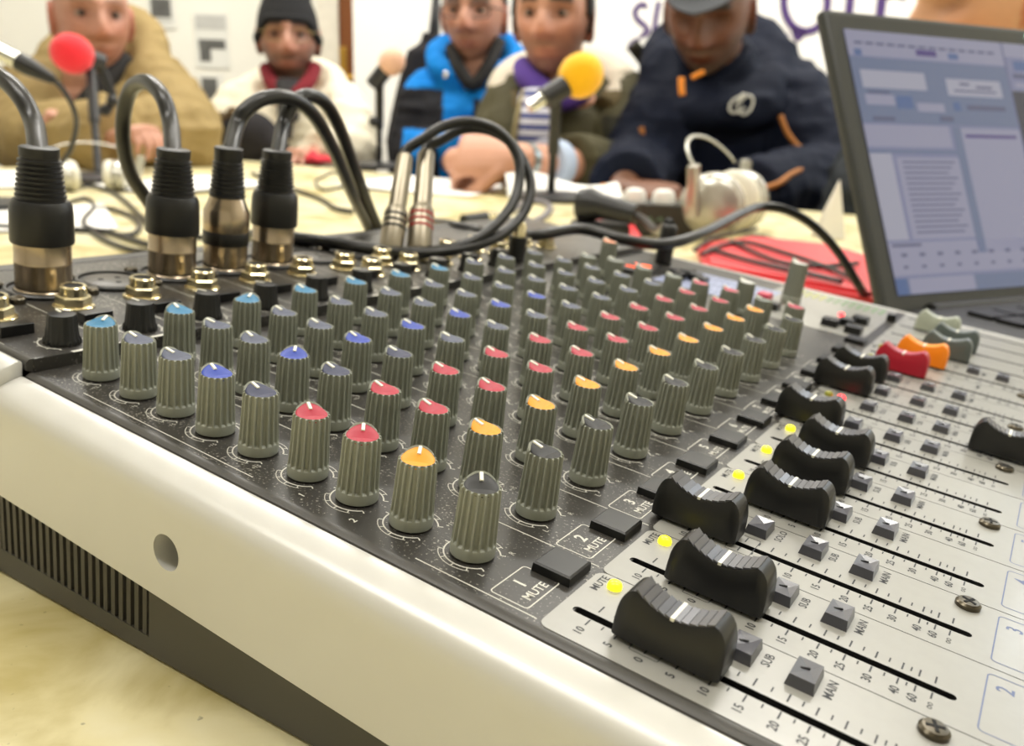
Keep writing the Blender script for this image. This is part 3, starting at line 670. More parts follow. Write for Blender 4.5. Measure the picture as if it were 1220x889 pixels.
# two slim nickel jack plugs with looping leads
M_satin = mat('satin_nickel', (150, 142, 126), .36, metal=.95, var=.05, scale=120)
M_redband = mat('plug_red_ring', (170, 60, 55), .4, var=.05)
def jack_lead(base, top, ringm, path, label):
    root = empty('jack_lead', base); bpy.context.view_layer.update(); tag(root, label, 'cable', 'slim nickel jack plugs')
    ax_ = (top - base); Ln = ax_.length; q = ax_.to_track_quat('Z', 'Y').to_matrix().to_4x4()
    X = q @ Matrix.Scale(Ln / 52, 4)
    MB().lathe([(3.1, 0), (3.1, 3), (5.3, 3.3), (5.4, 4), (5.4, 22.5), (5.0, 23.4)], 28, X @ Matrix.Scale(1, 4)).build('plug_body', M_satin, root, 1, 40)
    for z in (13.5, 16.5, 19.5): MB().lathe([(5.5, z), (5.55, z + .2), (5.55, z + 1.1), (5.5, z + 1.3)], 28, X).build('colour_ring', ringm, root, 1, 40)
    MB().lathe([(5.0, 23.2), (4.3, 24.5), (4.1, 26), (3.9, 50.5), (3.5, 52), (2.4, 52)], 24, X).build('plug_barrel', M_satin, root, 1, 40)
    lead(root, [top - ax_ * .05, top + ax_ * .06] + path, .0027)
for o in (root for root in ()): pass
jack_lead(cw(-58, 192, 4.6), A(483, 186, .448), M_band,
          [A(503, 166, .45), A(530, 150, .455), A(562, 145, .46), A(596, 158, .465), A(617, 188, .465), A(617, 226, .46), A(600, 258, .452), A(566, 286, .442), A(522, 298, .434), A(478, 300, .428), A(430, 294, .425), A(388, 287, .425), A(356, 283, .43), A(330, 280, .44), A(305, 279, .46), A(290, 284, .48), A(285, 305, .49)],
          'slim jack plug with black rings and lead looping over the console')
jack_lead(cw(-50, 205, 4.6), A(508, 182, .458), M_redband,
          [A(524, 168, .462), A(552, 154, .466), A(584, 156, .47), A(612, 174, .472), A(630, 208, .47), A(631, 236, .466), A(618, 262, .46), A(590, 284, .45), A(548, 297, .437), A(500, 302, .428), A(452, 299, .425), A(405, 292, .425), A(372, 288, .43), A(345, 285, .436), A(318, 282, .45), A(300, 287, .475), A(296, 308, .49)],
          'slim jack plug with red rings and lead looping over the console')
# long lead lying across the rear of the console
lg = empty('long_lead', TB(560, 262)); bpy.context.view_layer.update(); tag(lg, 'long thick black lead draped from the jack plugs to the laptop', 'cable')
lead(lg, [TB(470, 262, .004), A(520, 266, .60), A(570, 275, .545), A(630, 281, .512), A(690, 273, .53), A(740, 285, .522), A(790, 291, .522), A(835, 279, .545), A(880, 256, .60), A(905, 247, .63), A(935, 250, .64), A(968, 268, .65), A(998, 300, .66), A(1020, 335, .66), atZ(1036, 358, .004), atZ(1060, 375, .004)], .0034)
# upright black plug in the master section, its lead from the lying microphone
# ------------------------------------------------------------------ microphones on desk stands
M_mic = mat('microphone_black', (30, 30, 32), .4, var=.08)
M_chrome = mat('chrome', (215, 215, 210), .12, metal=1, var=.02)
def foam_mat(n, c): return mat(n, c, .95, var=.12, scale=300, bump=.6, bscale=500, sheen=.3)
def desk_mic(label, foam, fr_, tail, clip, base, fm, group='microphones on desk stands', knobs=(), tailm=None):
    b0 = Vector((base.x, base.y, 0.0)); root = empty('desk_microphone', b0); bpy.context.view_layer.update()
    tag(root, label, 'microphone', group); L_ = lambda p: Vector(p) - b0
    d_ = (tail - foam).normalized()
    q = d_.to_track_quat('Z', 'Y').to_matrix().to_4x4(); X = Matrix.Translation(L_(foam)) @ q
    pr = [(max(.001, fr_ * math.sin(math.pi * i / 14)), -fr_ * 1.08 * math.cos(math.pi * i / 14)) for i in range(13)]
    MB().lathe(pr, 24, X).build('foam_windscreen', fm, root, 1, 180)
    ln = (tail - foam).length
    MB().lathe([(.010, 0), (.0125, fr_ * .7), (.0125, fr_ * 1.1), (.0135, fr_ * 1.15), (.0115, ln * .95), (.0095, ln)], 20, X).build('microphone_body', M_mic, root, 1, 40)
    if tailm: MB().lathe([(.0098, ln), (.0098, ln + .022), (.008, ln + .03)], 18, X).build('plug', tailm, root, 1, 40)
    c = L_(clip); cl = MB().tube([c - d_ * .022, c + d_ * .022], .0165, 16).build('clip', M_mic, root, 1, 40)
    top = Vector((c.x, c.y, c.z - .012))
    MB().tube([(0, 0, .012), (top.x * .5, top.y * .5, top.z * .5)], .0062, 12).build('pole', M_mic, root, 1, 40)
    MB().tube([(top.x * .5, top.y * .5, top.z * .5), top], .0088, 12).build('upper_pole', M_mic, root, 1, 40)
    MB().lathe([(.058, 0), (.062, .002), (.062, .007), (.05, .012), (.014, .014)], 32).build('base', M_mic, root, 1, 40)
    for k in knobs: kp = L_(k); MB().ball(kp, (.011, .011, .011), 12).build('clamp_knob', M_mic, root, 1, 180)
    return root
rm = desk_mic('microphone with red foam windscreen on a black desk stand', atY(86, 64, 1.58), .0335, atY(121, 76, 1.62), atY(107, 70, 1.60), atZ(118, 215, 0),
              foam_mat('foam_red', (232, 40, 52)), knobs=(atY(126, 131, 1.62), atY(134, 120, 1.62)))
rl_ = empty('boom_arm', atY(119, 74, 1.62)); bpy.data.objects.remove(rl_)
MB().tube([Vector(p) - rm.location for p in spline([atY(119, 76, 1.62), atY(127, 95, 1.625), atY(135, 118, 1.63), atY(127, 130, 1.625), atY(112, 134, 1.6)], 6)], .0075, 10).build('cable_arm', M_mic, rm, 1, 180)
desk_mic('microphone with pale pinkish foam windscreen on a slender desk stand', atY(467, 74, 1.86), .0265, atY(446, 101, 1.87), atY(452, 92, 1.865), atZ(452, 200, 0),
         foam_mat('foam_pink', (232, 186, 158)), knobs=(atY(445, 145, 1.86),))
desk_mic('microphone with bright yellow foam windscreen on a black desk stand', atY(692, 90, 1.36), .0325, atY(650, 116, 1.34), atY(663, 109, 1.345), atZ(656, 238, 0),
         foam_mat('foam_yellow', (252, 190, 6)), tailm=M_chrome)
# microphone reaching in beyond the khaki coat, chrome plug and black boot
mk = empty('clip_microphone', atZ(-30, 260, 0)); bpy.context.view_layer.update(); tag(mk, 'chrome plugged microphone lead hanging past the khaki coat', 'microphone')
p0, p1, p2, p3 = atY(-75, 28, 1.08), atY(-28, 48, 1.08), atY(22, 73, 1.08), atY(64, 95, 1.08)
MB().tube(in_root(mk, [p0, p1]), .0125, 18).build('microphone_body', M_mic, mk, 1, 40)
MB().tube(in_root(mk, [p1, p2]), .0098, 18).build('plug_shell', M_chrome, mk, 1, 40)
MB().tube(in_root(mk, [p2, p2.lerp(p3, .3), p2.lerp(p3, .9), p3]), [.0112, .0112, .0065, .005], 18).build('plug_boot', M_rub, mk, 1, 40)
lead(mk, [p3, atY(76, 108, 1.09), atY(88, 130, 1.10), atY(91, 150, 1.12), atY(84, 178, 1.14), atY(70, 200, 1.16), TB(50, 232, .007), TB(10, 240, .007)], .0032)
MB().tube(in_root(mk, [p0.lerp(p1, .6), Vector((p0.lerp(p1, .6).x, p0.y, .012))]), .007, 12).build('pole', M_mic, mk, 1, 40)
MB().lathe([(.055, 0), (.055, .008), (.012, .012)], 28, Matrix.Translation(in_root(mk, [Vector((p0.lerp(p1, .6).x, p0.y, 0))])[0])).build('base', M_mic, mk, 1, 40)
# ------------------------------------------------------------------ laptop
yaw, lean = .437, .448
lt = empty('laptop', (.249, .56, .004)); lt.rotation_euler.z = yaw
tag(lt, 'dark grey laptop with lit screen showing software windows', 'laptop')
M_lap = mat('laptop_grey', (48, 50, 49), .42, var=.06, scale=200)
M_lapd = mat('laptop_black', (26, 26, 26), .45, var=.06)
LW, LH = .375, .232
MB().box(.006, LW - .006, -.232, -.006, 0, .018, bev=.003).build('base', M_lapd, lt)
kb = MB()
for i in range(13):
    for j in range(5): kb.box(.035 + i * .0235, .055 + i * .0235, -.045 - j * .0205, -.0275 - j * .0205, .018, .0205)
kb.build('keyboard', M_black, lt)
MB().tube([(.03, -.004, .014), (LW - .03, -.004, .014)], .0065, 14).build('hinge', M_lapd, lt, 1, 40)
lid = MB().box(0, LW, -.0, .009, 0, LH, bev=.0035).build('lid', M_lap, lt)
lid.matrix_local = Matrix.Rotation(-lean, 4, 'X')
m0 = .0145
def scr(name, x0, x1, z0, z1, m_, k): return MB().add([(x0, -.0006 - .0002 * k, z0), (x1, -.0006 - .0002 * k, z0), (x1, -.0006 - .0002 * k, z1), (x0, -.0006 - .0002 * k, z1)], [(0, 1, 2, 3)])
def semi(n, c, s_=1.0): return mat('screen_' + n, (10, 10, 12), .25, var=0, emit=c, estr=s_)
SX0, SX1, SZ0, SZ1 = m0, LW - m0, .026, LH - m0
sw, sh = SX1 - SX0, SZ1 - SZ0
E_ = .50
cols = {'base': (150, 154, 192), 'pale': (178, 178, 206), 'bar': (126, 140, 176), 'blue': (94, 122, 178), 'dark': (60, 62, 84), 'text': (104, 108, 146), 'violet': (88, 70, 150), 'white': (196, 196, 216)}
ms = {n: semi(n, c, E_) for n, c in cols.items()}
scr('display', SX0, SX1, SZ0, SZ1, None, 0).build('display', ms['base'], lid)
def g(n, x0, x1, y0, y1, k=1):      # fractions of the visible screen, y down from its top
    scr('', SX0 + sw * x0, SX0 + sw * x1, SZ1 - sh * y1, SZ1 - sh * y0, None, k).build('screen_text' if n == 'text' else 'screen_window', ms[n], lid)
g('pale', 0, .46, 0, .10); g('bar', .0, .46, .105, .13); g('blue', .015, .035, .075, .10, 2); g('violet', .19, .25, .06, .085, 2); g('blue', .285, .315, .065, .09, 2)
for i in range(14): g('text', .02 + .03 * i, .03 + .03 * i + .012, .045, .055, 2)
g('bar', 0, .46, .13, .36); g('white', .02, .20, .155, .225, 2); g('white', .26, .43, .17, .24, 2); g('text', .30, .33, .185, .195, 3); g('text', .35, .40, .195, .205, 3); g('text', .28, .41, .215, .222, 3)
g('pale', .02, .10, .25, .29, 2); g('blue', .105, .15, .25, .30, 2); g('pale', .16, .24, .275, .31, 2); g('text', .03, .09, .235, .245, 2); g('blue', .27, .29, .265, .30, 2); g('text', .31, .43, .275, .295, 2); g('text', .22, .26, .325, .345, 3); g('text', .03, .09, .335, .35, 2)
g('pale', 0, .24, .365, .45); g('bar', 0, .25, .46, .475); g('white', .0, .06, .475, .80); g('pale', .07, .25, .49, .80)
for i in range(14): g('text', .085, .235 - (i % 3) * .012, .505 + .0205 * i, .511 + .0205 * i, 2)
g('bar', .25, .275, .365, .86); g('pale', .275, .46, .37, .86); g('violet', .285, .445, .395, .408, 2)
g('pale', 0, .46, .81, .93); g('text', .01, .09, .815, .825, 2)
for i in range(8): g('text', .03 + .05 * i, .045 + .05 * i, .85, .862, 2); g('text', .03 + .05 * i, .042 + .05 * i, .895, .905, 2)
g('bar', 0, 1, .94, 1.0); g('blue', 0, .03, .94, 1.0, 2); g('pale', .035, .22, .942, .998, 2)
g('pale', .465, 1, 0, .06); g('blue', .49, .98, .075, .115); g('text', .48, .95, .13, .15); g('pale', .48, 1, .17, .19); g('dark', .465, 1, .205, .86); g('text', .462, .465, 0, .86, 2); g('bar', .465, 1, .86, .93)
MB().lathe([(.0035, 0), (.0035, .0006)], 12, Matrix.Translation((LW * .56, -.0002, LH - .0075)) @ Matrix.Rotation(R_(90), 4, 'X')).build('webcam_light', mat('webcam_led', (220, 255, 250), .3, var=0, emit=(190, 255, 240), estr=1.2), lid)
# ------------------------------------------------------------------ things on the table
M_paper = mat('paper', (244, 242, 236), .8, var=.02, scale=10)
def paper(p, wx, wy, rz, label, bend=.004, seed=1, name='paper_sheet', arch=0.0):
    rr = random.Random(seed); n = 8; q = MB(); ph = rr.uniform(0, 6)
    f = lambda i, j: (wx * (i / n - .5), wy * (j / n - .5), .0012 + bend * (1 + math.sin(ph + 3.1 * i / n + 2.0 * j / n)) * (.4 + .6 * abs(2 * i / n - 1)) + arch * math.sin(math.pi * j / n) * (.7 + .3 * math.sin(5.5 * i / n + .6)))
    top = [f(i, j) for i in range(n + 1) for j in range(n + 1)]
    N_ = len(top); q.add(top + [(x, y, z - .0008) for x, y, z in top],
        [(i * (n + 1) + j, (i + 1) * (n + 1) + j, (i + 1) * (n + 1) + j + 1, i * (n + 1) + j + 1) for i in range(n) for j in range(n)] +
        [(N_ + i * (n + 1) + j + 1, N_ + (i + 1) * (n + 1) + j + 1, N_ + (i + 1) * (n + 1) + j, N_ + i * (n + 1) + j) for i in range(n) for j in range(n)])
    o = q.build(name, M_paper, None, 1, 180); o.location = (p.x, p.y, 0.0006); o.rotation_euler.z = rz
    return tag(o, label, 'paper', 'papers on the table')
paper(atY(668, 222, 1.49), .19, .11, .12, 'curling white paper sheet behind the yellow microphone stand', .002, 2, arch=.036)
paper(atZ(520, 222, 0), .24, .30, -.3, 'flat white paper sheet before the blue padded jacket', .003, 3)
paper(atZ(10, 262, 0), .21, .22, .5, 'white paper sheet beside the coiled cables', .002, 4)
paper(atZ(10, 215, 0), .20, .28, .2, 'white paper sheet by the headphones and khaki sleeve', .003, 5)
paper(atZ(222, 222, 0), .20, .26, -.5, 'white paper sheet before the cream coat', .002, 6)
# folded paper tent beside the laptop
q = MB(); q.poly([(-.02, 0), (.02, 0), (.001, .07)], -.0005, .0005, Matrix.Rotation(R_(90), 4, 'X')); q.poly([(-.02, 0), (.02, 0), (.001, .07)], -.0005, .0005, Matrix.Translation((.005, .02, 0)) @ Matrix.Rotation(R_(100), 4, 'X') )
o = q.build('folded_card', M_paper); pc = atZ(990, 285, 0); o.location = (pc.x, pc.y, .0005); o.rotation_euler.z = .3; tag(o, 'small folded white card standing by the navy sleeve', 'card')
# red folder and red cloths
M_redf = mat('red_folder', (226, 48, 58), .42, var=.08, scale=12, bump=.1, bscale=30)
def folder(poly, label, h=.008, name='red_folder'):
    q = MB(); P_ = [atZ(x, y, 0) for x, y in poly]; c = sum(P_, Vector()) / len(P_)
    q.poly([(p.x - c.x, p.y - c.y) for p in P_], 0.0008, h); q.poly([((p.x - c.x) * .97 + .004, (p.y - c.y) * .97 + .003) for p in P_], h, h + .003)
    o = q.build(name, M_redf); o.location = (c.x, c.y, 0); return tag(o, label, 'folder')
folder([(838, 330), (1062, 372), (1052, 325), (985, 303), (890, 293), (830, 302)], 'bright red plastic folder lying between console and navy sleeve')
folder([(690, 300), (760, 300), (748, 278), (700, 272)], 'small pinkish red folder under the lying microphone', .012)
M_redc = mat('red_cloth', (200, 48, 60), .85, var=.15, bump=.3, bscale=60)
q = MB(); rr = random.Random(4)
q.loft([[(-.055 + .11 * i / 8, .03 * math.sin(math.pi * (i + .4) / 8.8) * math.cos(a), .001 + max(0, .024 * math.sin(math.pi * (i + .6) / 9.2) * math.sin(a) * (1 + .3 * math.sin(2.1 * i)))) for a in [2 * math.pi * k / 12 for k in range(12)]] for i in range(9)])
o = q.build('red_cloth', M_redc, None, 1, 180); p = atZ(374, 194, 0); o.location = (p.x, p.y, 0); tag(o, 'small crumpled red cloth before the cream coat', 'cloth')
# headphone amplifier and headphones in front of the navy jacket
pa = atZ(783, 283, 0); am = empty('headphone_amplifier', pa); am.rotation_euler.z = -.05; tag(am, 'small dark headphone amplifier box with pale knobs on top', 'amplifier')
M_amp = mat('amp_dark', (52, 50, 44), .45, var=.08)
MB().box(-.052, .052, 0, .07, .0008, .038, bev=.002).build('case', M_amp, am)
for x in (-.028, .006): MB().lathe([(.0135, .038), (.0135, .047), (.011, .052), (.006, .054)], 20, T(x, .02, 0)).build('knob', M_white, am, 1, 40)
q = MB()
for i, w_ in enumerate((.012, .006, .009, .012)): q.tube([(-.038 + .012 * i, -.0004, .016 + .003 * (i % 2)), (-.034 + .012 * i, -.0004, .024), (-.030 + .012 * i, -.0004, .016)], .0011, 6)
q.build('front_print', mat('green_print', (110, 140, 110), .5), am)
M_hp = mat('headphone_silver', (190, 188, 178), .25, metal=.5, var=.05); M_pad = mat('headphone_pad', (226, 222, 206), .6, var=.05)
def headphones(p, rz, label, s_=1.0, lay=False):
    h = empty('headphones', (p.x, p.y, 0)); h.rotation_euler.z = rz; h.scale = (s_,) * 3; tag(h, label, 'headphones')
    for sx in (-1, 1):
        X = T(sx * .055, 0, .042) @ Matrix.Rotation(R_(90) * sx, 4, 'Y') @ Matrix.Rotation(.25, 4, 'X')
        c = MB().lathe([(.039, -.012), (.041, -.006), (.040, .006), (.034, .014), (.018, .019), (.004, .02)], 28, X).build('ear_cup', M_hp, h, 1, 40)
        MB().lathe([(.022, -.028), (.038, -.027), (.041, -.020), (.039, -.0125)], 28, X).build('ear_pad', M_pad, c, 1, 180)
        MB().box(-.008, .008, -.006, .006, .03, .095, T(sx * .078, .012, 0) @ Matrix.Rotation(.2 * sx, 4, 'Y'), bev=.002).build('yoke', M_hp, h)
    MB().tube([(-.074 * math.cos(a), .02 + .03 * math.sin(a), .09 + .035 * math.sin(a)) for a in [math.pi * k / 20 for k in range(21)]], .0026, 10, flat=.6).build('headband', M_hp, h, 1, 180)
    return h
headphones(atZ(862, 280, 0), 1.0, 'silver headphones lying against the headphone amplifier', .92)
h2 = headphones(atZ(110, 228, 0), .5, 'pale translucent headphones beside the khaki sleeve', .75); h2.scale = (.75, .75, .55)
# pale cup-like charger block by the silver headphones
MB_ = MB().box(-.014, .014, -.012, .012, .0008, .040, bev=.003).build('pale_power_block', M_pad); p = atZ(838, 284, 0); MB_.location = (p.x, p.y, 0); tag(MB_, 'small pale upright block beside the amplifier', 'power block')
# black microphone lying on its stand clip, its lead running to an upright plug in the console
lm_ = empty('lying_microphone', atZ(715, 265, 0)); bpy.context.view_layer.update(); tag(lm_, 'black handheld microphone lying across the cables', 'microphone')
a0, a1, a2 = atY(690, 243, .93), atY(716, 246, .92), atY(758, 256, .90)
MB().tube(in_root(lm_, [a0 - (a1 - a0) * .1, a0, a0.lerp(a1, .5), a1, a2]), [.006, .016, .0185, .0135, .0105], 18).build('body', M_mic, lm_, 1, 60)
MB().box(-.03, .03, -.02, .02, .0008, a1.z - .016 - 0.0, T(*in_root(lm_, [Vector((a1.x, a1.y, 0))])[0]), bev=.004).build('cradle', M_mic, lm_)
lead(lm_, [a2, A(768, 262, .80), A(782, 275, .66), cw(12, 372, 26)], .0034)
lathe_at(13, 372, 0, [(5.2, .5), (5.2, 22), (4.6, 24), (3.4, 25)], 'upright_plug', M_rub, lm_)
# gold and black adaptors behind the console
def adaptor(p, q_, label, r=.0055):
    o = empty('jack_adaptor', (p.x, p.y, p.z)); bpy.context.view_layer.update(); tag(o, label, 'adaptor', 'audio adaptors')
    d_ = q_ - p
    MB().tube(in_root(o, [p, p + d_ * .62]), r, 16).build('body', M_rub, o, 1, 40)
    MB().tube(in_root(o, [p + d_ * .62, p + d_ * .9, q_]), [r * .8, r * .75, r * .4], 16).build('tip', M_gold, o, 1, 40)
adaptor(atZ(552, 262, .0068), atZ(594, 256, .0068), 'black adaptor with gold tip lying behind the nickel jack plugs', .0065)
adaptor(cw(-24, 256, 4.5), cw(-24, 256, 26), 'upright adaptor with gold collar under the long lead', .0048)
gl = empty('grey_lead', atZ(640, 262, 0)); bpy.context.view_layer.update(); tag(gl, 'grey lead curled in a loop beneath the paper sheets', 'cable')
lead(gl, [TB(598, 270), TB(625, 268), TB(648, 258), TB(655, 246), TB(640, 240), TB(622, 243), TB(610, 252)], .0045, mat('grey_cable', (120, 116, 120), .5))
# loose black leads on the table
def loose(label, pts, r=.0026):
    P_ = [TB(x, y, r + .0006) if not isinstance(x, Vector) else x for x, y in pts]
    o = MB().tube([p - P_[0] for p in spline(P_, 8)], r, 8).build('loose_lead', M_cable, None, 1, 180); o.location = P_[0]
    return tag(o, label, 'cable', 'loose leads on the table')
loose('thin black lead curving from the headphones past the tight plug loop', [(84, 226), (105, 221), (130, 227), (150, 240), (168, 258), (185, 270), (240, 283)], .003)
loose('thin black lead looping round the white paper by the first plug', [(20, 236), (60, 246), (100, 236), (112, 246), (100, 262), (108, 272), (150, 280), (166, 272), (160, 260), (138, 250), (116, 248)])
loose('black lead running straight behind the first plug', [(-30, 268), (40, 272), (95, 274), (130, 277), (180, 292), (230, 300)], .003)
loose('black lead crossing under the tight plug loop', [(110, 276), (130, 288), (160, 298), (200, 302), (260, 300)], .0026)
loose('thin lead lying before the small red cloth', [(300, 206), (340, 222), (380, 236), (400, 248), (420, 252)], .0032)
loose('thin lead curled by the slender microphone stand', [(376, 215), (395, 206), (412, 210), (410, 220), (390, 226), (378, 222), (376, 215)], .0022)
loose('black lead crossing the red folder towards the laptop', [(850, 300), (880, 286), (905, 282), (935, 292), (968, 312), (998, 338), (1012, 350)], .0026)
for i, pts in enumerate(([(835, 318), (860, 305), (890, 302), (930, 314), (975, 330), (1015, 348)], [(845, 310), (880, 322), (925, 334), (965, 343), (1000, 352)], [(826, 312), (850, 296), (880, 289), (900, 284)], [(870, 300), (905, 318), (940, 330), (985, 332), (1020, 328)])):
    o = loose(('thin black lead along the middle of the red folder', 'thin black lead at the console side of the red folder', 'short thin black lead at the amplifier end of the red folder', 'thin black lead bending round the laptop end of the red folder')[i], pts, .0022)
    o.location.z += .0115
# VU labels etc. end of table things
# ------------------------------------------------------------------ people round the table
def gs(x, s): return math.exp(-.5 * (x / s) ** 2)
def sstep(x, a, b_): t = min(1, max(0, (x - a) / (b_ - a))); return t * t * (3 - 2 * t)
def head_pt(th, ph, off=0.0, feat=True, wid=1.0, chin=1.0):
    """head-local point: y forward, z up, eye line at z = 0, about 0.235 m tall"""
    sx, sy, sz = math.sin(th) * math.cos(ph), math.cos(th) * math.cos(ph), math.sin(ph)
    a, b_, c = .0735 * wid + off, .096 + off, .117 + off
    k = (abs(sx) ** 2.12 + abs(sy) ** 2.12 + abs(sz) ** 2.12) ** (-1 / 2.12)
    x, y, z = a * sx * k, b_ * sy * k, c * sz * k
    t = min(1, max(0, -z / .117)); 
    x *= 1 - .34 * t ** 1.7 / chin; y = y * (1 - .05 * t) if y > 0 else y * (1 - .42 * t ** 1.2)
    if feat and y > 0:
        w_ = sstep(y / .096, .25, .75); ax_ = abs(x); d_ = 0
        ns = sstep(z, -.050, -.038) * (1 - sstep(z, -.034, .022)) 
        d_ += gs(x, .0105 + .004 * gs(z + .038, .012)) * (.031 * ns + .009 * gs(z - .0, .02))
        d_ += .008 * gs(z - .024, .009) * (1 - sstep(ax_, .045, .06))                     # brow
        d_ += .006 * gs(ax_ - .012, .0055) * gs(z + .040, .007)
        d_ -= .0145 * gs(ax_ - .031, .014) * gs(z - .002, .011)                            # sockets
        d_ += .0045 * gs(ax_ - .044, .016) * gs(z + .030, .016)                            # cheekbones
        d_ += .0075 * gs(x, .021) * (gs(z + .066, .0045) + 1.1 * gs(z + .0785, .005))      # lips
        d_ -= .004 * gs(x, .022) * gs(z + .072, .0026)
        d_ -= .005 * gs(x, .02) * gs(z + .089, .006)
        d_ += .011 * gs(x, .021) * gs(z + .107, .011)                                      # chin
        d_ -= .004 * gs(ax_ - .04, .012) * gs(z + .066, .018)                              # hollow of the cheek
        y += d_ * w_
    return Vector((x, y, z))
NT, NP_ = 96, 72
def head_mesh(mb, X, wid=1.0, chin=1.0):
    vs = []; fs = []
    for j in range(NP_ + 1):
        ph = -math.pi / 2 + math.pi * j / NP_
        for i in range(NT): vs.append(head_pt(2 * math.pi * i / NT, ph * .9995, 0, True, wid, chin))
    for j in range(NP_):
        for i in range(NT): fs.append((j * NT + i, j * NT + (i + 1) % NT, (j + 1) * NT + (i + 1) % NT, (j + 1) * NT + i))
    mb.add(vs, [f[::-1] for f in fs], X)
    for s_ in (-1, 1):      # ears
        Y = X @ Matrix.Translation((s_ * .0725 * wid, -.012, -.014)) @ Matrix.Rotation(s_ * -.18, 4, 'Z') @ Matrix.Rotation(-.12, 4, 'X')
        mb.ball((0, 0, 0), (.0065, .016, .029), 16, Y)
        mb.tube([Y @ Vector((s_ * .006, .017 * math.cos(a), .031 * math.sin(a))) for a in [R_(-60 + 30 * k) for k in range(9)]], .0045, 8)
        mb.ball((s_ * .001, .006, -.028), (.006, .008, .010), 10, Y)
def head_shell(mb, X, mask, off, n=64, m_=44, thick=.004, wid=1.0, pw=None):
    """hair or hat: the part of the head surface where mask holds, lifted by off(p)"""
    idx = {}; vs = []; fs = []
    def V(i, j, k):
        i %= n; key = (i, j, k)
        if key not in idx:
            th = 2 * math.pi * i / n; ph = (-math.pi / 2 + math.pi * j / m_) * .999
            p = head_pt(th, ph, 0, False, wid); o = off(p) if callable(off) else off
            idx[key] = len(vs); vs.append(head_pt(th, ph, o if k else -.003, False, wid))
        return idx[key]
    cells = set()
    for j in range(m_):
        for i in range(n):
            p = head_pt(2 * math.pi * (i + .5) / n, -math.pi / 2 + math.pi * (j + .5) / m_, 0, False, wid)
            if mask(p): cells.add((i, j))
    for i, j in cells:
        fs.append((V(i, j, 1), V(i, j + 1, 1), V(i + 1, j + 1, 1), V(i + 1, j, 1)))
        for (di, dj), (p, q) in {(1, 0): ((1, 0), (1, 1)), (-1, 0): ((0, 1), (0, 0)), (0, 1): ((1, 1), (0, 1)), (0, -1): ((0, 0), (1, 0))}.items():
            if ((i + di) % n, j + dj) not in cells:
                a = (i + p[0], j + p[1]); c = (i + q[0], j + q[1]); fs.append((V(*a, 1), V(*c, 1), V(*c, 0), V(*a, 0)))
    mb.add(vs, fs, X)
def hand(mb, wrist, d_, nrm, side, curl=.35, spread=.10, ln=.185, thumb=.5):
    """palm and five fingers; d_ points to the fingertips, nrm off the back of the hand, side = +1 when the thumb lies towards nrm x d_"""
    d_ = d_.normalized(); nrm = (nrm - d_ * nrm.dot(d_)).normalized(); w_ = nrm.cross(d_) * side
    s_ = ln / .185
    rings = []
    for t, hw_, ht in ((-.02, .024, .019), (.0, .026, .019), (.03, .036, .017), (.06, .041, .016), (.088, .041, .0135), (.098, .037, .009)):
        c = wrist + d_ * t * s_
        rings.append([c + w_ * hw_ * s_ * math.cos(a) + nrm * ht * s_ * math.sin(a) for a in [2 * math.pi * k / 16 for k in range(16)]])
    mb.loft(rings)
    for off_, l0, r in ((.030, .072, .0088), (.0105, .080, .009), (-.0095, .075, .0086), (-.028, .058, .0076)):
        p = wrist + (d_ * .082 + w_ * off_) * s_; ang = 0; pts = [p - d_ * .01]; rad = [r * s_]; dd = d_ + w_ * spread * off_ / .03
        dd.normalize()
        for k, fr_ in enumerate((.42, .32, .26)):
            ang += curl * (.8 if k == 0 else 1.15)
            v_ = dd * math.cos(ang) - nrm * math.sin(ang)
            for h in (.5, 1.0): pts.append(pts[-1] + v_ * l0 * fr_ * s_ * .5 if h else p); rad.append(r * s_ * (1 - .07 * (k + h)))
        mb.tube(pts, rad, 10); mb.ball(pts[-1], rad[-1], 10)
    p = wrist + (d_ * .022 + w_ * .022) * s_; v1 = (d_ * .75 + w_ * .75 - nrm * .25).normalized(); v2 = (d_ * 1.0 + w_ * .25 - nrm * (.3 + thumb * .5)).normalized(); v3 = (d_ * 1.0 - w_ * thumb * .5 - nrm * (.4 + thumb * .6)).normalized()
    pts = [p, p + v1 * .038 * s_, p + v1 * .038 * s_ + v2 * .034 * s_, p + v1 * .038 * s_ + v2 * .034 * s_ + v3 * .028 * s_]
    mb.tube(spline(pts, 3), [.0135 * s_] * 2 + [.0115 * s_] * 4 + [.0095 * s_] * 4, 10); mb.ball(pts[-1], .0092 * s_, 10)
def remesh(mb, vox, smooth=4, fac=.5):
    o = mb.build('tmp', None); md = o.modifiers.new('r', 'REMESH'); md.mode = 'VOXEL'; md.voxel_size = vox; md.use_smooth_shade = True
    if smooth: sm = o.modifiers.new('s', 'SMOOTH'); sm.iterations = smooth; sm.factor = fac
    dg = bpy.context.evaluated_depsgraph_get(); me = bpy.data.meshes.new_from_object(o.evaluated_get(dg)); bpy.data.objects.remove(o)
    return me
def vnoise(p):
    """smooth lattice noise in -1..1 for an array of points"""
    i = np.floor(p).astype(np.int64); f = p - i; f = f * f * (3 - 2 * f); out = 0
    for dx_ in (0, 1):
        for dy_ in (0, 1):
            for dz_ in (0, 1):
                h = ((i[:, 0] + dx_) * 374761393 + (i[:, 1] + dy_) * 668265263 + (i[:, 2] + dz_) * 2147483647) & 0x7fffffff
                h = ((h ^ (h >> 13)) * 1274126177) & 0x7fffffff; h = h ^ (h >> 16)
                w_ = (f[:, 0] if dx_ else 1 - f[:, 0]) * (f[:, 1] if dy_ else 1 - f[:, 1]) * (f[:, 2] if dz_ else 1 - f[:, 2])
                out = out + w_ * ((h % 20011) / 10005.5 - 1)
    return out
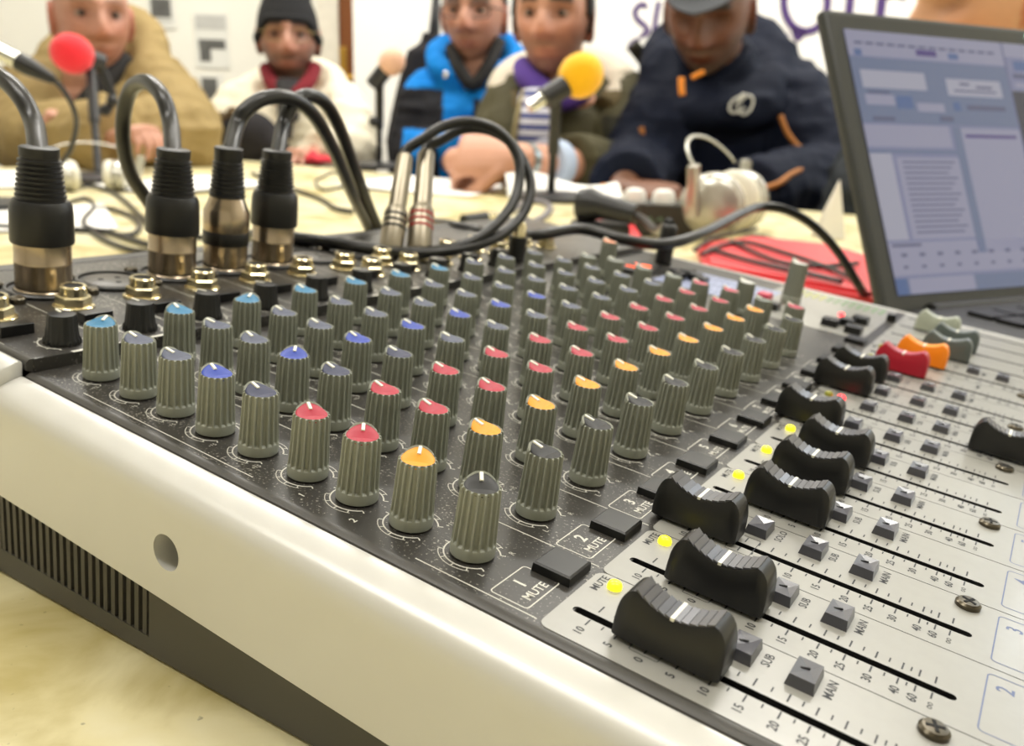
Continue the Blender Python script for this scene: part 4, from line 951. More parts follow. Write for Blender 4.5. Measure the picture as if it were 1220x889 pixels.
def wrinkle(me, amp):
    """cloth folds: ridged noise along the normals"""
    n = len(me.vertices); co = np.empty(n * 3, np.float32); me.vertices.foreach_get('co', co); nr = np.empty(n * 3, np.float32); me.vertex_normals.foreach_get('vector', nr)
    p = co.reshape(-1, 3).astype(float); nr = nr.reshape(-1, 3)
    a = 1 - np.abs(vnoise(p * np.array([11, 11, 20]))) * 1.6; b_ = 1 - np.abs(vnoise(p * np.array([30, 30, 40]) + 7.3)) * 1.6
    p = p + nr * (amp * (a * .8 + b_ * .35 - .5))[:, None]
    me.vertices.foreach_set('co', p.astype(np.float32).ravel()); me.update()
def paint(me, fn):
    n = len(me.vertices); co = np.empty(n * 3, np.float32); me.vertices.foreach_get('co', co); co = co.reshape(-1, 3).astype(float)
    c = np.ones((n, 4), np.float32); c[:, :3] = fn(co)
    a = me.attributes.new('col', 'FLOAT_COLOR', 'POINT'); a.data.foreach_set('color', c.ravel())
def L3(c): return np.array(lin(c)[:3])
def G(x, s): return np.exp(-.5 * (x / s) ** 2)
def mixc(base, c, w_): w_ = np.clip(w_, 0, 1)[:, None]; return base * (1 - w_) + c[None, :] * w_
M_skin = mat('skin', (200, 150, 125), .5, var=.06, scale=90, attr='col', bump=.04, bscale=400)
M_cloth_ = mat('garment', (100, 100, 100), .75, var=.10, scale=60, attr='col', bump=.15, bscale=250, spec=.15)
M_eye = mat('eye_white_shaded', (150, 132, 120), .25, var=.02); M_iris = mat('iris_dark', (44, 32, 26), .2, var=.05)  # eyeball tone includes painted shade from the lids and brow
M_hair = {}
def frame(o, fwd, up=Vector((0, 0, 1))):
    y = fwd.normalized(); x = y.cross(up).normalized(); z = x.cross(y)
    X = Matrix((x, y, z)).transposed().to_4x4(); X.translation = o; return X
class Person:
    def __init__(s, label, eye, fwd, up=Vector((0, 0, 1)), tone=(204, 156, 130), hs=1.0, wid=1.0, chin=1.0):
        s.label = label; s.X = frame(eye, fwd, up) @ Matrix.Scale(hs, 4) @ Matrix.Translation((0, -.03, 0)); s.tone = tone; s.wid = wid; s.chin = chin
    def joints(s, neck, shl, shr, ell, elr, wrl, wrr, pelvis, chest):
        s.neck, s.sh, s.el, s.wr, s.pel, s.chest = neck, (shl, shr), (ell, elr), (wrl, wrr), pelvis, chest
    def torso(s, mb, g_, puff=0.0, np_=0, top=True):
        sd = (s.sh[1] - s.sh[0]).normalized(); rings = []; n = 28
        up1 = s.neck
        lv = [(0, .17, .115), (.15, .175, .12), (.35, .17, .12), (.55, .182, .125), (.72, .19, .125), (.86, .178, .11), (.94, .135, .09), (1.0, .075, .07)]
        half = (s.sh[1] - s.sh[0]).length / 2 / .172
        steps = 44
        for i in range(steps + 1):
            t = i / steps
            for k in range(len(lv) - 1):
                if lv[k][0] <= t <= lv[k + 1][0]:
                    q = (t - lv[k][0]) / (lv[k + 1][0] - lv[k][0]); hw_ = lv[k][1] * (1 - q) + lv[k + 1][1] * q; hd = lv[k][2] * (1 - q) + lv[k + 1][2] * q; break
            hw_ = hw_ * half + g_; hd = hd + g_
            c = (1 - t) ** 2 * s.pel + 2 * t * (1 - t) * s.chest + t * t * s.neck
            tg = (2 * (1 - t) * (s.chest - s.pel) + 2 * t * (s.neck - s.chest)).normalized(); fd = tg.cross(sd).normalized()
            pf = puff * abs(math.sin(math.pi * t * np_)) ** .6 if np_ else 0
            rings.append([c + sd * (hw_ + pf) * math.copysign(abs(math.cos(a)) ** .85, math.cos(a)) + fd * (hd + pf) * math.copysign(abs(math.sin(a)) ** .85, math.sin(a)) for a in [2 * math.pi * k / n for k in range(n)]])
        mb.loft(rings)
    def arm(s, mb, i, r, puff=0.0, np_=0, stop=1.0):
        a, e, w_ = s.sh[i], s.el[i], s.wr[i]
        pts = spline([a, a.lerp(e, .5) + Vector((0, 0, .005)), e, e.lerp(w_, .5), w_], 8); n = len(pts); m_ = max(2, int(n * stop))
        rad = []
        for k in range(m_):
            t = k / (n - 1); base = r[0] * (1 - t / .5) + r[1] * (t / .5) if t < .5 else r[1] * (1 - (t - .5) / .5) + r[2] * ((t - .5) / .5)
            rad.append(base + (puff * abs(math.sin(math.pi * t * np_)) ** .6 if np_ else 0))
        mb.tube(pts[:m_], rad, 18)
        mb.ball(pts[0], rad[0], 14)
    def body(s, hands=(), face=None, vox=.0036):
        mb = MB(); head_mesh(mb, s.X, s.wid, s.chin)
        hc = s.X @ Vector((0, -.025, -.07)); hb = s.X @ Vector((0, -.035, -.02))
        mb.tube(spline([s.neck + Vector((0, 0, -.04)), s.neck, s.neck.lerp(hc, .6), hc, hb], 4), [.075] * 3 + [.064] * 5 + [.058] * 9, 20)
        s.torso(mb, -.02)
        for i in (0, 1): s.arm(mb, i, (.05, .042, .028))
        for h in hands: hand(mb, *h)
        me = remesh(mb, vox, 1, .3)
        Xi = np.array(s.X.inverted()); tone = L3(s.tone)
        def fn(co):
            p = co @ Xi[:3, :3].T + Xi[:3, 3]; x, y, z = p[:, 0], p[:, 1], p[:, 2]; ax_ = np.abs(x)
            c = np.repeat(tone[None, :], len(co), 0); fr_ = (y > .02) & (z > -.15) & (z < .13) & (ax_ < .1); frf = fr_.astype(float)
            red = tone * np.array([.98, .72, .68])
            c = mixc(c, red, frf * (.55 * G(ax_ - .045, .018) * G(z + .03, .018) + .6 * G(x, .016) * G(z + .036, .012)))
            c = mixc(c, tone * np.array([.74, .48, .46]), frf * .7 * G(x, .023) ** .6 * (np.abs(z + .072) < .011))
            c = mixc(c, tone * np.array([.5, .42, .4]), frf * .75 * G(ax_ - .032, .016) * G(z - .0, .010))  # painted shade: skin darkened in the eye sockets
            c = mixc(c, tone * np.array([.85, .5, .45]), .7 * ((ax_ > .068) & (np.abs(y + .012) < .024) & (np.abs(z + .014) < .036)))
            if face: c = face(c, x, y, z, ax_, frf)
            return c
        paint(me, fn)
        s.o = link('person', me, M_skin); s.o.name = 'person'
        tag(s.o, s.label, 'person', 'people seated round the table'); return s.o
    def garment(s, name, fn, vox=.0065, g_=.028, puff=.008, np_=12, arms=(.072, .066, .055), apuff=.007, anp=11, extra=None, stop=1.0, smooth=3, wr=.009):
        mb = MB(); s.torso(mb, g_, puff, np_)
        for i in (0, 1): s.arm(mb, i, arms, apuff, anp, stop)
        if extra: extra(mb)
        me = remesh(mb, vox, smooth, .5); wrinkle(me, wr); paint(me, fn); return link(name, me, M_cloth_, s.o)
    def eyes(s, look=0.0):
        for sx in (-1, 1):
            e = MB().ball((sx * .031, .0725, .0), (.0125, .0115, .0062), 16, s.X).build('eye', M_eye, s.o, 1, 180)
            MB().lathe([(.0058, 0), (.0045, .0006), (.001, .001)], 14, s.X @ Matrix.Translation((sx * .031 + look, .0836, .0005)) @ Matrix.Rotation(R_(-90), 4, 'X')).build('iris', M_iris, e, 1, 180)
    def glasses(s, m_, r=.0014, w_=.023, h=.016):
        q = MB()
        for sx in (-1, 1):
            q.tube([s.X @ Vector((sx * .033 + w_ * math.copysign(abs(math.cos(a)) ** .7, math.cos(a)), .099 - .006 * abs(math.cos(a) * sx > 0) , -.001 + h * math.copysign(abs(math.sin(a)) ** .7, math.sin(a)))) for a in [2 * math.pi * k / 24 for k in range(25)]], r, 6)
            q.tube([s.X @ Vector(p) for p in ((sx * .057, .093, .006), (sx * .074, .07, .006), (sx * .081, .0, .004), (sx * .079, -.02, -.008))], r, 6)
        q.tube([s.X @ Vector(p) for p in ((-.011, .1, .003), (0, .103, .006), (.011, .1, .003))], r, 6)
        q.build('glasses', m_, s.o, 1, 180)
    def trousers(s, c):
        mb = MB(); fd = Vector((-s.X.col[0][1] * 0, -1, 0)); sd = (s.sh[1] - s.sh[0]).normalized(); fd = Vector((sd.y, -sd.x, 0)).normalized()
        for sg in (-1, 1):
            h = s.pel + sd * .09 * sg; kn = h + fd * .40 + sd * .03 * sg + Vector((0, 0, .01)); ft = Vector((kn.x + fd.x * .02, kn.y + fd.y * .02, ZF + .06))
            mb.tube(spline([h - fd * .05, h.lerp(kn, .5), kn, kn.lerp(ft, .5), ft], 5), [.095] * 6 + [.085] * 5 + [.07] * 5 + [.06] * 5, 16)
            mb.ball(kn, .08, 12); mb.tube([ft - fd * .06 + Vector((0, 0, -.02)), ft + Vector((0, 0, -.018)), ft + fd * .12 + Vector((0, 0, -.025)), ft + fd * .17 + Vector((0, 0, -.032))], [.036, .04, .036, .024], 12)
        mb.ball(s.pel, (.17, .15, .12), 16)
        me = remesh(mb, .012, 3); paint(me, lambda co: np.repeat(L3(c)[None, :], len(co), 0)); link('trousers', me, M_cloth_, s.o)
Y_ = atY
def stubble(col, amt, lo=-.045, mous=True):
    cc = L3(col)
    def f(c, x, y, z, ax_, fr_):
        m_ = fr_ * (1 / (1 + np.exp(np.clip((z - lo + .75 * np.maximum(0, .03 - ax_)) / .007, -40, 40))) )
        m_ = np.maximum(m_, np.clip((ax_ - .04) / .015, 0, 1) * np.clip((-.012 - z) / .03, 0, 1) * (y > -.01) * (z > -.14) * (ax_ < .1) * .9)
        lip = G(x, .018) ** .5 * G(z + .072, .007)
        m2 = fr_ * G(z + .056, .006) * G(ax_, .024) ** .5 if mous else 0
        return mixc(c, cc, amt * np.clip(np.maximum(m_, m2) - lip, 0, 1) * (z > -.135))
    return f
def brow(col, amt=.9, zc=.026):
    cc = L3(col); return lambda c, x, y, z, ax_, fr_: mixc(c, cc, amt * fr_ * (np.abs(z - zc + .12 * (ax_ - .03) ** 2 * 40) < .005) * (ax_ > .012) * (ax_ < .052))
def skull(col, amt, zc=.07):
    cc = L3(col); return lambda c, x, y, z, ax_, fr_: mixc(c, cc, amt * ((z > zc) | ((y < .0) & (z > -.03) & (z < .2) & (y > -.15))) * (ax_ < .078) * (z < .2))
def chain(*fs):
    def f(c, *a):
        for g_ in fs: c = g_(c, *a)
        return c
    return f
def tocam(p, yaw=0, pit=0):
    d_ = (CAM - p); d_.z = 0; d_.normalize(); d_ = Matrix.Rotation(yaw, 3, 'Z') @ d_; return (d_ * math.cos(pit) - Vector((0, 0, math.sin(pit)))).normalized()
def hoodring(P, mb, w_=.12, dpt=.11, z=0.0, r=.045, back=.06, drop=.05, a0=-60, a1=240):
    """a hood lying round the neck, open at the throat"""
    sd = (P.sh[1] - P.sh[0]).normalized(); fd = Vector((sd.y, -sd.x, 0)).normalized(); c = P.neck + Vector((0, 0, z)) - fd * back * .5
    pts = []; rad = []
    for k in range(25):
        a = R_(a0 + (a1 - a0) * k / 24); pts.append(c + sd * w_ * math.cos(a) - fd * dpt * math.sin(a) + Vector((0, 0, -drop * (1 - math.sin(a)) * .5 + .02 * math.sin(a)))); rad.append(r * (.62 + .38 * math.sin(max(0, min(math.pi, math.radians(180 * k / 24))))))
    mb.tube(pts, rad, 14)
up = Vector((0, 0, 1))
# ---- 1: khaki hooded coat, shaved head, arms folded on the table
e = Y_(112, 17, 1.92)
A1 = Person('bald person in khaki hooded quilted coat with arms folded on the table', e, tocam(e, .16, .06), tone=(186, 136, 114), wid=.98, chin=1.5)
A1.joints(Y_(113, 100, 1.99), Y_(50, 108, 2.02), Y_(185, 106, 2.02), Y_(34, 166, 1.88), Y_(220, 164, 1.88), Y_(138, 166, 1.70), Y_(112, 152, 1.78), Vector((e.x - .02, 2.16, -.28)), Y_(115, 170, 2.06))
A1.body([(A1.wr[0], (A1.wr[0] - A1.el[0]) + Vector((0, .05, .06)), up, 1, .7, .05, .165), (A1.wr[1], (A1.wr[1] - A1.el[1]) + Vector((0, .02, .03)), up, -1, .6, .05, .165)], chain(brow((120, 88, 70), .6), skull((150, 112, 96), .5), stubble((170, 130, 118), .25)))
kh, kd = L3((148, 128, 86)), L3((132, 112, 72))
def c1(co):
    c = np.repeat(kh[None, :], len(co), 0); return c
A1.garment('coat', c1, extra=lambda mb: (hoodring(A1, mb, .112, .11, .115, .042, .06, .15, -58, 238), hoodring(A1, mb, .112, .10, .055, .046, .04, .10, -66, 246), hoodring(A1, mb, .10, .085, .0, .042, .03, .04, -75, 255)), puff=.016, np_=8, arms=(.076, .07, .06), apuff=.011, anp=9, stop=1.0, smooth=2)
ch = A1.neck; sd = (A1.sh[1] - A1.sh[0]).normalized(); fd = Vector((sd.y, -sd.x, 0))
MB().tube(spline([ch + sd * .075 + fd * .01 + up * .05, ch + sd * .055 + fd * .075 + up * .0, ch + sd * .01 + fd * .13 - up * .07], 5), .022, 10).build('dark_lapel', mat('dark_lining', (24, 22, 22), .8), A1.o, 1, 180)
MB().tube([Y_(120, 112, 1.86), Y_(116, 140, 1.845), Y_(114, 165, 1.84)], .009, 10, flat=.5).build('zip_placket', mat('khaki_placket', (120, 102, 66), .7), A1.o, 1, 180)
MB().lathe([(.007, 0), (.007, .003), (.004, .005)], 14, Matrix.Translation(Y_(103, 147, 1.83)) @ Matrix.Rotation(R_(90), 4, 'X')).build('snap_button', M_brass, A1.o, 1, 60)
A1.eyes(); A1.trousers((60, 62, 70))
# ---- 2: cream coat, black beanie, glasses and beard
e = Y_(343, 42, 2.40)
A2 = Person('bearded person in cream coat wearing a black knitted beanie', e, tocam(e, -.03, .02), tone=(178, 130, 108))
A2.joints(Y_(345, 112, 2.45), Y_(288, 128, 2.47), Y_(405, 126, 2.47), Y_(262, 186, 2.36), Y_(424, 184, 2.36), Y_(318, 186, 2.18), Y_(376, 184, 2.18), Vector((e.x, 2.62, -.28)), Y_(345, 185, 2.52))
A2.body([(A2.wr[0], (A2.wr[0] - A2.el[0]), up, 1, .4), (A2.wr[1], (A2.wr[1] - A2.el[1]), up, -1, .4)], chain(brow((60, 44, 36)), stubble((66, 46, 38), .85, -.047)))
A2.garment('coat', lambda co: np.repeat(L3((226, 218, 196))[None, :], len(co), 0), puff=.004, np_=5, apuff=.005, anp=7, extra=lambda mb: hoodring(A2, mb, .115, .10, .035, .048, .05, .07), stop=1.0)
def beanie(P, m_, zl=.030, top=.022):
    q = MB(); head_shell(q, P.X, lambda p: p.z > zl - .045 * sstep(-p.y, -.02, .08) - .045 * sstep(abs(p.x), .05, .07), lambda p: .007 + top * sstep(p.z, .07, .12), 64, 60)
    b_ = q.build('beanie', m_, P.o, 1, 60)
    r_ = MB(); pts = []
    for k in range(49):
        th = 2 * math.pi * k / 48; ph = .30 - .36 * sstep(-math.cos(th), -.3, .8) - .34 * sstep(abs(math.sin(th)), .55, 1.0)
        pts.append(P.X @ head_pt(th, ph, .006, False))
    r_.tube(pts, .010, 10, cap=False); r_.build('fold', m_, b_, 1, 180)
beanie(A2, mat('knit_black', (20, 20, 22), .95, var=.15, scale=200, bump=.4, bscale=300))
A2.glasses(mat('gilt_frame', (150, 130, 90), .3, metal=.8)); A2.eyes()
MB().tube(spline([Y_(317, 82, 2.42), Y_(325, 100, 2.36), Y_(345, 112, 2.33), Y_(366, 100, 2.36), Y_(375, 80, 2.42)], 5), .019, 12).build('maroon_scarf', mat('maroon_knit', (120, 24, 36), .9, var=.2, bump=.3), A2.o, 1, 180)
MB().tube(spline([Y_(344, 98, 2.345), Y_(345, 112, 2.33), Y_(343, 140, 2.315), Y_(340, 165, 2.31)], 5), [.034] * 6 + [.028] * 5 + [.016] * 5, 14, flat=.6).build('dark_scarf', mat('dark_scarf', (46, 44, 46), .9, var=.1), A2.o, 1, 180)
A2.trousers((50, 50, 56))
# dark padded bag with fluffy brown edge beside the cream coat
bg = empty('padded_bag', atZ(292, 194, 0) + Vector((0, .05, 0))); bpy.context.view_layer.update(); tag(bg, 'dark padded bag with brown fluffy edge before the cream coat', 'bag')
mb = MB(); mb.ball(in_root(bg, [Y_(297, 166, 2.13)])[0], (.075, .045, .068), 20); mb.ball(in_root(bg, [Y_(280, 172, 2.14)])[0], (.06, .04, .055), 18); mb.ball(in_root(bg, [Y_(318, 176, 2.13)])[0], (.055, .04, .05), 18)
me = remesh(mb, .006, 3); paint(me, lambda co: np.repeat(L3((42, 40, 42))[None, :], len(co), 0)); link('bag_body', me, M_cloth_, bg)
mb = MB(); rr = random.Random(8)
for k in range(26):
    t = k / 25; p = spline([Y_(262, 176, 2.13), Y_(264, 150, 2.13), Y_(280, 138, 2.13), Y_(300, 136, 2.13)], 9)[int(t * 26)]
    mb.ball(in_root(bg, [p + Vector((rr.uniform(-.008, .008), rr.uniform(-.01, .01), rr.uniform(-.008, .008)))])[0], rr.uniform(.012, .02), 8)
mb.build('fluffy_edge', mat('brown_fur', (92, 76, 54), .98, var=.3, scale=150, bump=.8, bscale=300), bg, 1, 180)
# ---- 3: blue padded jacket, glasses
e = Y_(562, 14, 2.22)
A3 = Person('person in bright blue padded jacket with black shoulders and glasses', e, tocam(e, -.22, .04), tone=(180, 130, 106), wid=.98)
A3.joints(Y_(566, 92, 2.28), Y_(512, 116, 2.31), Y_(636, 112, 2.31), Y_(496, 182, 2.24), Y_(640, 186, 2.2), Y_(540, 192, 2.02), Y_(596, 192, 2.02), Vector((e.x, 2.46, -.28)), Y_(566, 180, 2.36))
A3.body([(A3.wr[0], (A3.wr[0] - A3.el[0]), up, 1, .5), (A3.wr[1], (A3.wr[1] - A3.el[1]), up, -1, .5)], chain(brow((70, 54, 46)), stubble((140, 104, 90), .35)))
bl, bk = L3((14, 122, 204)), L3((30, 30, 34))
sd3 = (A3.sh[1] - A3.sh[0]).normalized(); fd3 = Vector((sd3.y, -sd3.x, 0)); z3 = A3.sh[0].z
def c3(co):
    c = np.repeat(bl[None, :], len(co), 0); r = co - np.array(A3.neck); s_ = r @ np.array(sd3); z = co[:, 2] - z3; f = r @ np.array(fd3)
    black = ((z > -.075) & (z < .02) & (np.abs(s_) > .075)) | (np.abs(s_) > .175) | ((np.abs(np.abs(s_ + .01) - .075) < .009) & (f > 0) & (z < 0)) | ((np.abs(s_ - .005) < .008) & (f > 0) & (z < 0))
    return mixc(c, bk, black.astype(float))
A3.garment('jacket', c3, puff=.012, np_=9, extra=lambda mb: (hoodring(A3, mb, .098, .085, .07, .034, .02, .05, -70, 250), hoodring(A3, mb, .088, .078, .03, .034, .02, .03, -75, 255)), vox=.0055)
MB().tube(spline([A3.neck + sd3 * s_ * .07 + fd3 * f_ + up * z_ for s_, f_, z_ in ((-.8, .05, .07), (-.5, .085, .02), (.0, .10, -.02), (.5, .085, .02), (.85, .05, .08))], 5), .016, 10).build('dark_lining', mat('dark_lining', (24, 22, 22), .8), A3.o, 1, 180)
q = MB(); head_shell(q, A3.X, lambda p: p.z > .068 + .02 * (p.y > .05) or (p.y < -.0 and p.z > -.035) or (p.y < .02 and p.z > .03), .007, 64, 60); q.build('hair', mat('hair_greying', (64, 60, 60), .8, var=.3, scale=300, bump=.5), A3.o, 1, 180)
A3.glasses(mat('dark_frame', (40, 34, 32), .35), .0018); A3.eyes(); A3.trousers((44, 46, 60))
MB().lathe([(.006, 0), (.006, .012), (.003, .016)], 12, Matrix.Translation(Y_(531, 93, 2.17))).build('zip_pull', M_chrome, A3.o, 1, 60)
# ---- 4: olive parka, purple scarf, trimmed beard, clasped hands
e = Y_(656, 18, 1.85)
A4 = Person('dark haired person in olive parka and purple scarf with clasped hands', e, tocam(e, -.20, .03), tone=(196, 144, 118), wid=1.0)
A4.joints(Y_(672, 106, 1.92), Y_(608, 132, 1.95), Y_(748, 128, 1.95), Y_(606, 212, 1.80), Y_(742, 208, 1.78), Y_(548, 196, 1.575), Y_(618, 190, 1.50), Vector((e.x + .04, 2.12, -.28)), Y_(676, 190, 2.02))
dl, dr = (A4.wr[0] - A4.el[0]), Vector((-1, .15, .05))
A4.body([(A4.wr[1], dr, Vector((0, -.75, .65)), 1, .75, .05, .20, .9), (A4.wr[0] + Vector((-.0, .0, .01)), Vector((.75, -.5, .15)), Vector((-.2, -.4, .9)), 1, .6, .05, .19, .6)],
        chain(brow((52, 38, 32)), stubble((96, 66, 56), .62, -.05)))
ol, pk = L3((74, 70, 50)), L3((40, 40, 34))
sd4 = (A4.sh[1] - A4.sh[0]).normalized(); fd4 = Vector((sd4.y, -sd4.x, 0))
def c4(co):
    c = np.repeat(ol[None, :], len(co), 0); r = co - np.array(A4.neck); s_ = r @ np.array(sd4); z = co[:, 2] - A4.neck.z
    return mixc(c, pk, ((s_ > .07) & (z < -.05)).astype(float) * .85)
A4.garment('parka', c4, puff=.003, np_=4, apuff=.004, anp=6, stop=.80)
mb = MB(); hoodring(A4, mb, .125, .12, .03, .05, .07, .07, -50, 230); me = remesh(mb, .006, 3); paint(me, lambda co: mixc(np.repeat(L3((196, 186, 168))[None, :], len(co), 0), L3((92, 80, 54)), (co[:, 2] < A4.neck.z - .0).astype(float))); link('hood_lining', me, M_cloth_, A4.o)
MB().tube(spline([A4.neck + sd4 * .14 - fd4 * .02 + up * .085, A4.neck + sd4 * .185 - fd4 * .03 + up * .03, A4.neck + sd4 * .20 - fd4 * .02 - up * .02], 5), .014, 10).build('hood_edge', mat('hood_dark_trim', (40, 38, 26), .9), A4.o, 1, 180)
MB().tube(spline([A4.neck + sd4 * s_ + fd4 * f_ + up * z_ for s_, f_, z_ in ((-.085, .0, .045), (-.075, .06, .02), (-.02, .105, -.02), (.025, .10, -.01), (.05, .085, .02))], 5), .024, 12).build('purple_scarf', mat('purple_knit', (84, 56, 142), .9, var=.15, bump=.3), A4.o, 1, 180)
M_check = bpy.data.materials.new('checked_shirt'); M_check.use_nodes = True
nt = M_check.node_tree; N = nt.nodes; L = nt.links; b = N['Principled BSDF']; b.inputs['Roughness'].default_value = .8
tc = N.new('ShaderNodeTexCoord'); mp = N.new('ShaderNodeMapping'); L.new(tc.outputs['Object'], mp.inputs[0]); ckr = N.new('ShaderNodeTexWave'); ckr.bands_direction = 'Z'; ckr.inputs['Scale'].default_value = 15
L.new(mp.outputs[0], ckr.inputs[0]); rp = N.new('ShaderNodeValToRGB'); rp.color_ramp.elements[0].color = lin((70, 78, 140)); rp.color_ramp.elements[1].color = lin((214, 214, 226)); rp.color_ramp.elements[0].position = .4; rp.color_ramp.elements[1].position = .6
L.new(ckr.outputs[0], rp.inputs[0]); L.new(rp.outputs[0], b.inputs['Base Color'])
pc = [Y_(642, 112, 1.80), Y_(638, 140, 1.775), Y_(636, 170, 1.77), Y_(636, 190, 1.785)]
MB().tube(spline(pc, 5), [.04] * 16, 14, flat=.55).build('checked_shirt', M_check, A4.o, 1, 180)
for dx_, nm in ((-22, 'zip_edge'), (19, 'zip_edge')): MB().tube(spline([Y_(642 + dx_ * .8, 108, 1.795), Y_(638 + dx_, 140, 1.765), Y_(634 + dx_ * 1.05, 175, 1.76), Y_(632 + dx_ * 1.1, 195, 1.77)], 5), .0055, 8).build(nm, mat('pale_zip_tape', (150, 138, 100), .7), A4.o, 1, 180)
# pale blue cuff and watch on the near forearm
cfd = (A4.el[1] - A4.wr[1]).normalized()
MB().tube([A4.wr[1] + cfd * .075, A4.wr[1] + cfd * .115], .044, 20).build('cuff', mat('pale_blue_cuff', (170, 184, 206), .8), A4.o, 1, 40)
MB().tube([A4.wr[1] + cfd * .008, A4.wr[1] + cfd * .024], .0315, 20).build('watch', mat('steel_watch', (150, 160, 160), .3, metal=.8), A4.o, 1, 40)
q = MB(); head_shell(q, A4.X, lambda p: p.z > .078 or (p.y < .005 and p.z > -.03) or (p.y < .025 and p.z > .0 and abs(p.x) > .04), .010, 64, 60); q.build('hair', mat('hair_dark', (34, 28, 26), .75, var=.3, scale=300, bump=.5), A4.o, 1, 180)
A4.eyes(); A4.trousers((46, 50, 66))
# ---- 5: navy jacket with orange zips, dark cap, looking down
e = Y_(842, 16, 1.76)
A5 = Person('person in navy hooded jacket with orange zips and a dark cap', e, tocam(e, -.16, .36), up, tone=(116, 76, 54), wid=1.05, chin=1.2)
A5.joints(Y_(858, 98, 1.86), Y_(800, 128, 1.88), Y_(938, 120, 1.88), Y_(762, 202, 1.77), Y_(985, 216, 1.74), Y_(744, 224, 1.54), Y_(888, 232, 1.56), Vector((e.x + .06, 2.06, -.28)), Y_(866, 205, 1.97))
A5.body([(A5.wr[0], Vector((.9, -.45, -.05)), Vector((.1, -.35, .93)), 1, .45, .1, .175, .4), (A5.wr[1], Vector((-.9, -.5, -.1)), Vector((-.1, -.2, .95)), -1, .45, .1, .175, .4)],
        chain(brow((40, 34, 32)), stubble((120, 108, 100), .6, -.05)))
A5.garment('jacket', lambda co: np.repeat(L3((17, 23, 40))[None, :], len(co), 0), puff=.003, np_=4, apuff=.005, anp=6, g_=.03, arms=(.085, .08, .056), extra=lambda mb: (hoodring(A5, mb, .122, .105, .085, .05, .04, .12, -60, 240), hoodring(A5, mb, .10, .09, .04, .05, .0, .06, -90, 270), hoodring(A5, mb, .10, .10, -.02, .05, -.02, .02, -90, 270), mb.tube(spline([A5.neck, A5.neck.lerp(A5.X @ Vector((0, -.02, -.115)), .5), A5.X @ Vector((0, -.02, -.105))], 4), .086, 20)), stop=.97)
M_or = mat('orange_zip', (232, 140, 34), .6, var=.1); M_ord = mat('orange_piping', (168, 106, 44), .7, var=.1)
def onsurf(pts, y, r, m_, name):    # a trim laid on the jacket front
    MB().tube(spline([Y_(px, py, yy) for px, py, yy in pts], 5), r, 8).build(name, m_, A5.o, 1, 180)
onsurf([(812, 93, 1.70), (812, 104, 1.695), (813, 114, 1.692)], 0, .0065, M_or, 'zip_pull')
onsurf([(824, 93, 1.70), (831, 89, 1.70), (838, 86, 1.705)], 0, .005, M_or, 'cord_tab')
onsurf([(930, 138, 1.735), (938, 158, 1.725), (950, 174, 1.715), (960, 182, 1.70)], 0, .0055, M_ord, 'piping')
onsurf([(894, 228, 1.50), (925, 220, 1.52), (942, 208, 1.555), (958, 200, 1.60), (958, 190, 1.64)], 0, .0055, M_ord, 'piping')
onsurf([(764, 152, 1.735), (766, 168, 1.73), (760, 184, 1.725), (756, 194, 1.72)], 0, .0055, M_ord, 'piping')
onsurf([(921, 261, 1.475), (928, 258, 1.475), (936, 256, 1.48)], 0, .008, M_or, 'cuff_tab')
onsurf([(718, 224, 1.50), (722, 226, 1.49), (725, 227, 1.485)], 0, .008, M_or, 'cuff_tab')
# white chest emblem: ring of strokes
cen = Y_(884, 125, 1.715); ex, ez = Vector((1, .12, 0)).normalized(), Vector((.05, .12, 1)).normalized()
q = MB()
for c0, rx, rz_, a0, a1 in ((-.008, .016, .014, 40, 330), (.008, .013, .017, -150, 150), (.0, .008, .02, 60, 200)):
    q.tube([cen + ex * (c0 + rx * math.cos(R_(a))) + ez * (rz_ * math.sin(R_(a)) + .35 * rx * math.cos(R_(a))) for a in range(a0, a1 + 1, 15)], .0024, 6)
q.build('chest_emblem', mat('emblem_white', (214, 214, 206), .6), A5.o, 1, 180)
q = MB(); head_shell(q, A5.X, lambda p: p.z > .045 - .06 * sstep(-p.y, -.02, .06), lambda p: .011 + .008 * sstep(p.z, .06, .11), 64, 60); M_capd = mat('cap_dark_cloth', (52, 54, 58), .85, var=.15, bump=.2)
cp5 = q.build('cap', M_capd, A5.o, 1, 60)
q = MB(); n = 20; rg = []
for k in range(n + 1):
    a = R_(-68 + 136 * k / n); w0 = Vector((.088 * math.sin(a), .106 * math.cos(a), .046)); w1 = Vector((.080 * math.sin(a), .106 * math.cos(a) + .062 * max(0, math.cos(a * 1.25)) ** .6, .046 - .012 * math.cos(a) + .012 * abs(math.sin(a))))
    rg.append([w0 + up * .003, w1 + up * .002, w1 - up * .002, w0 - up * .003])
q.loft(rg, X=A5.X); q.build('brim', M_capd, cp5, 1, 60)
A5.trousers((40, 42, 50))
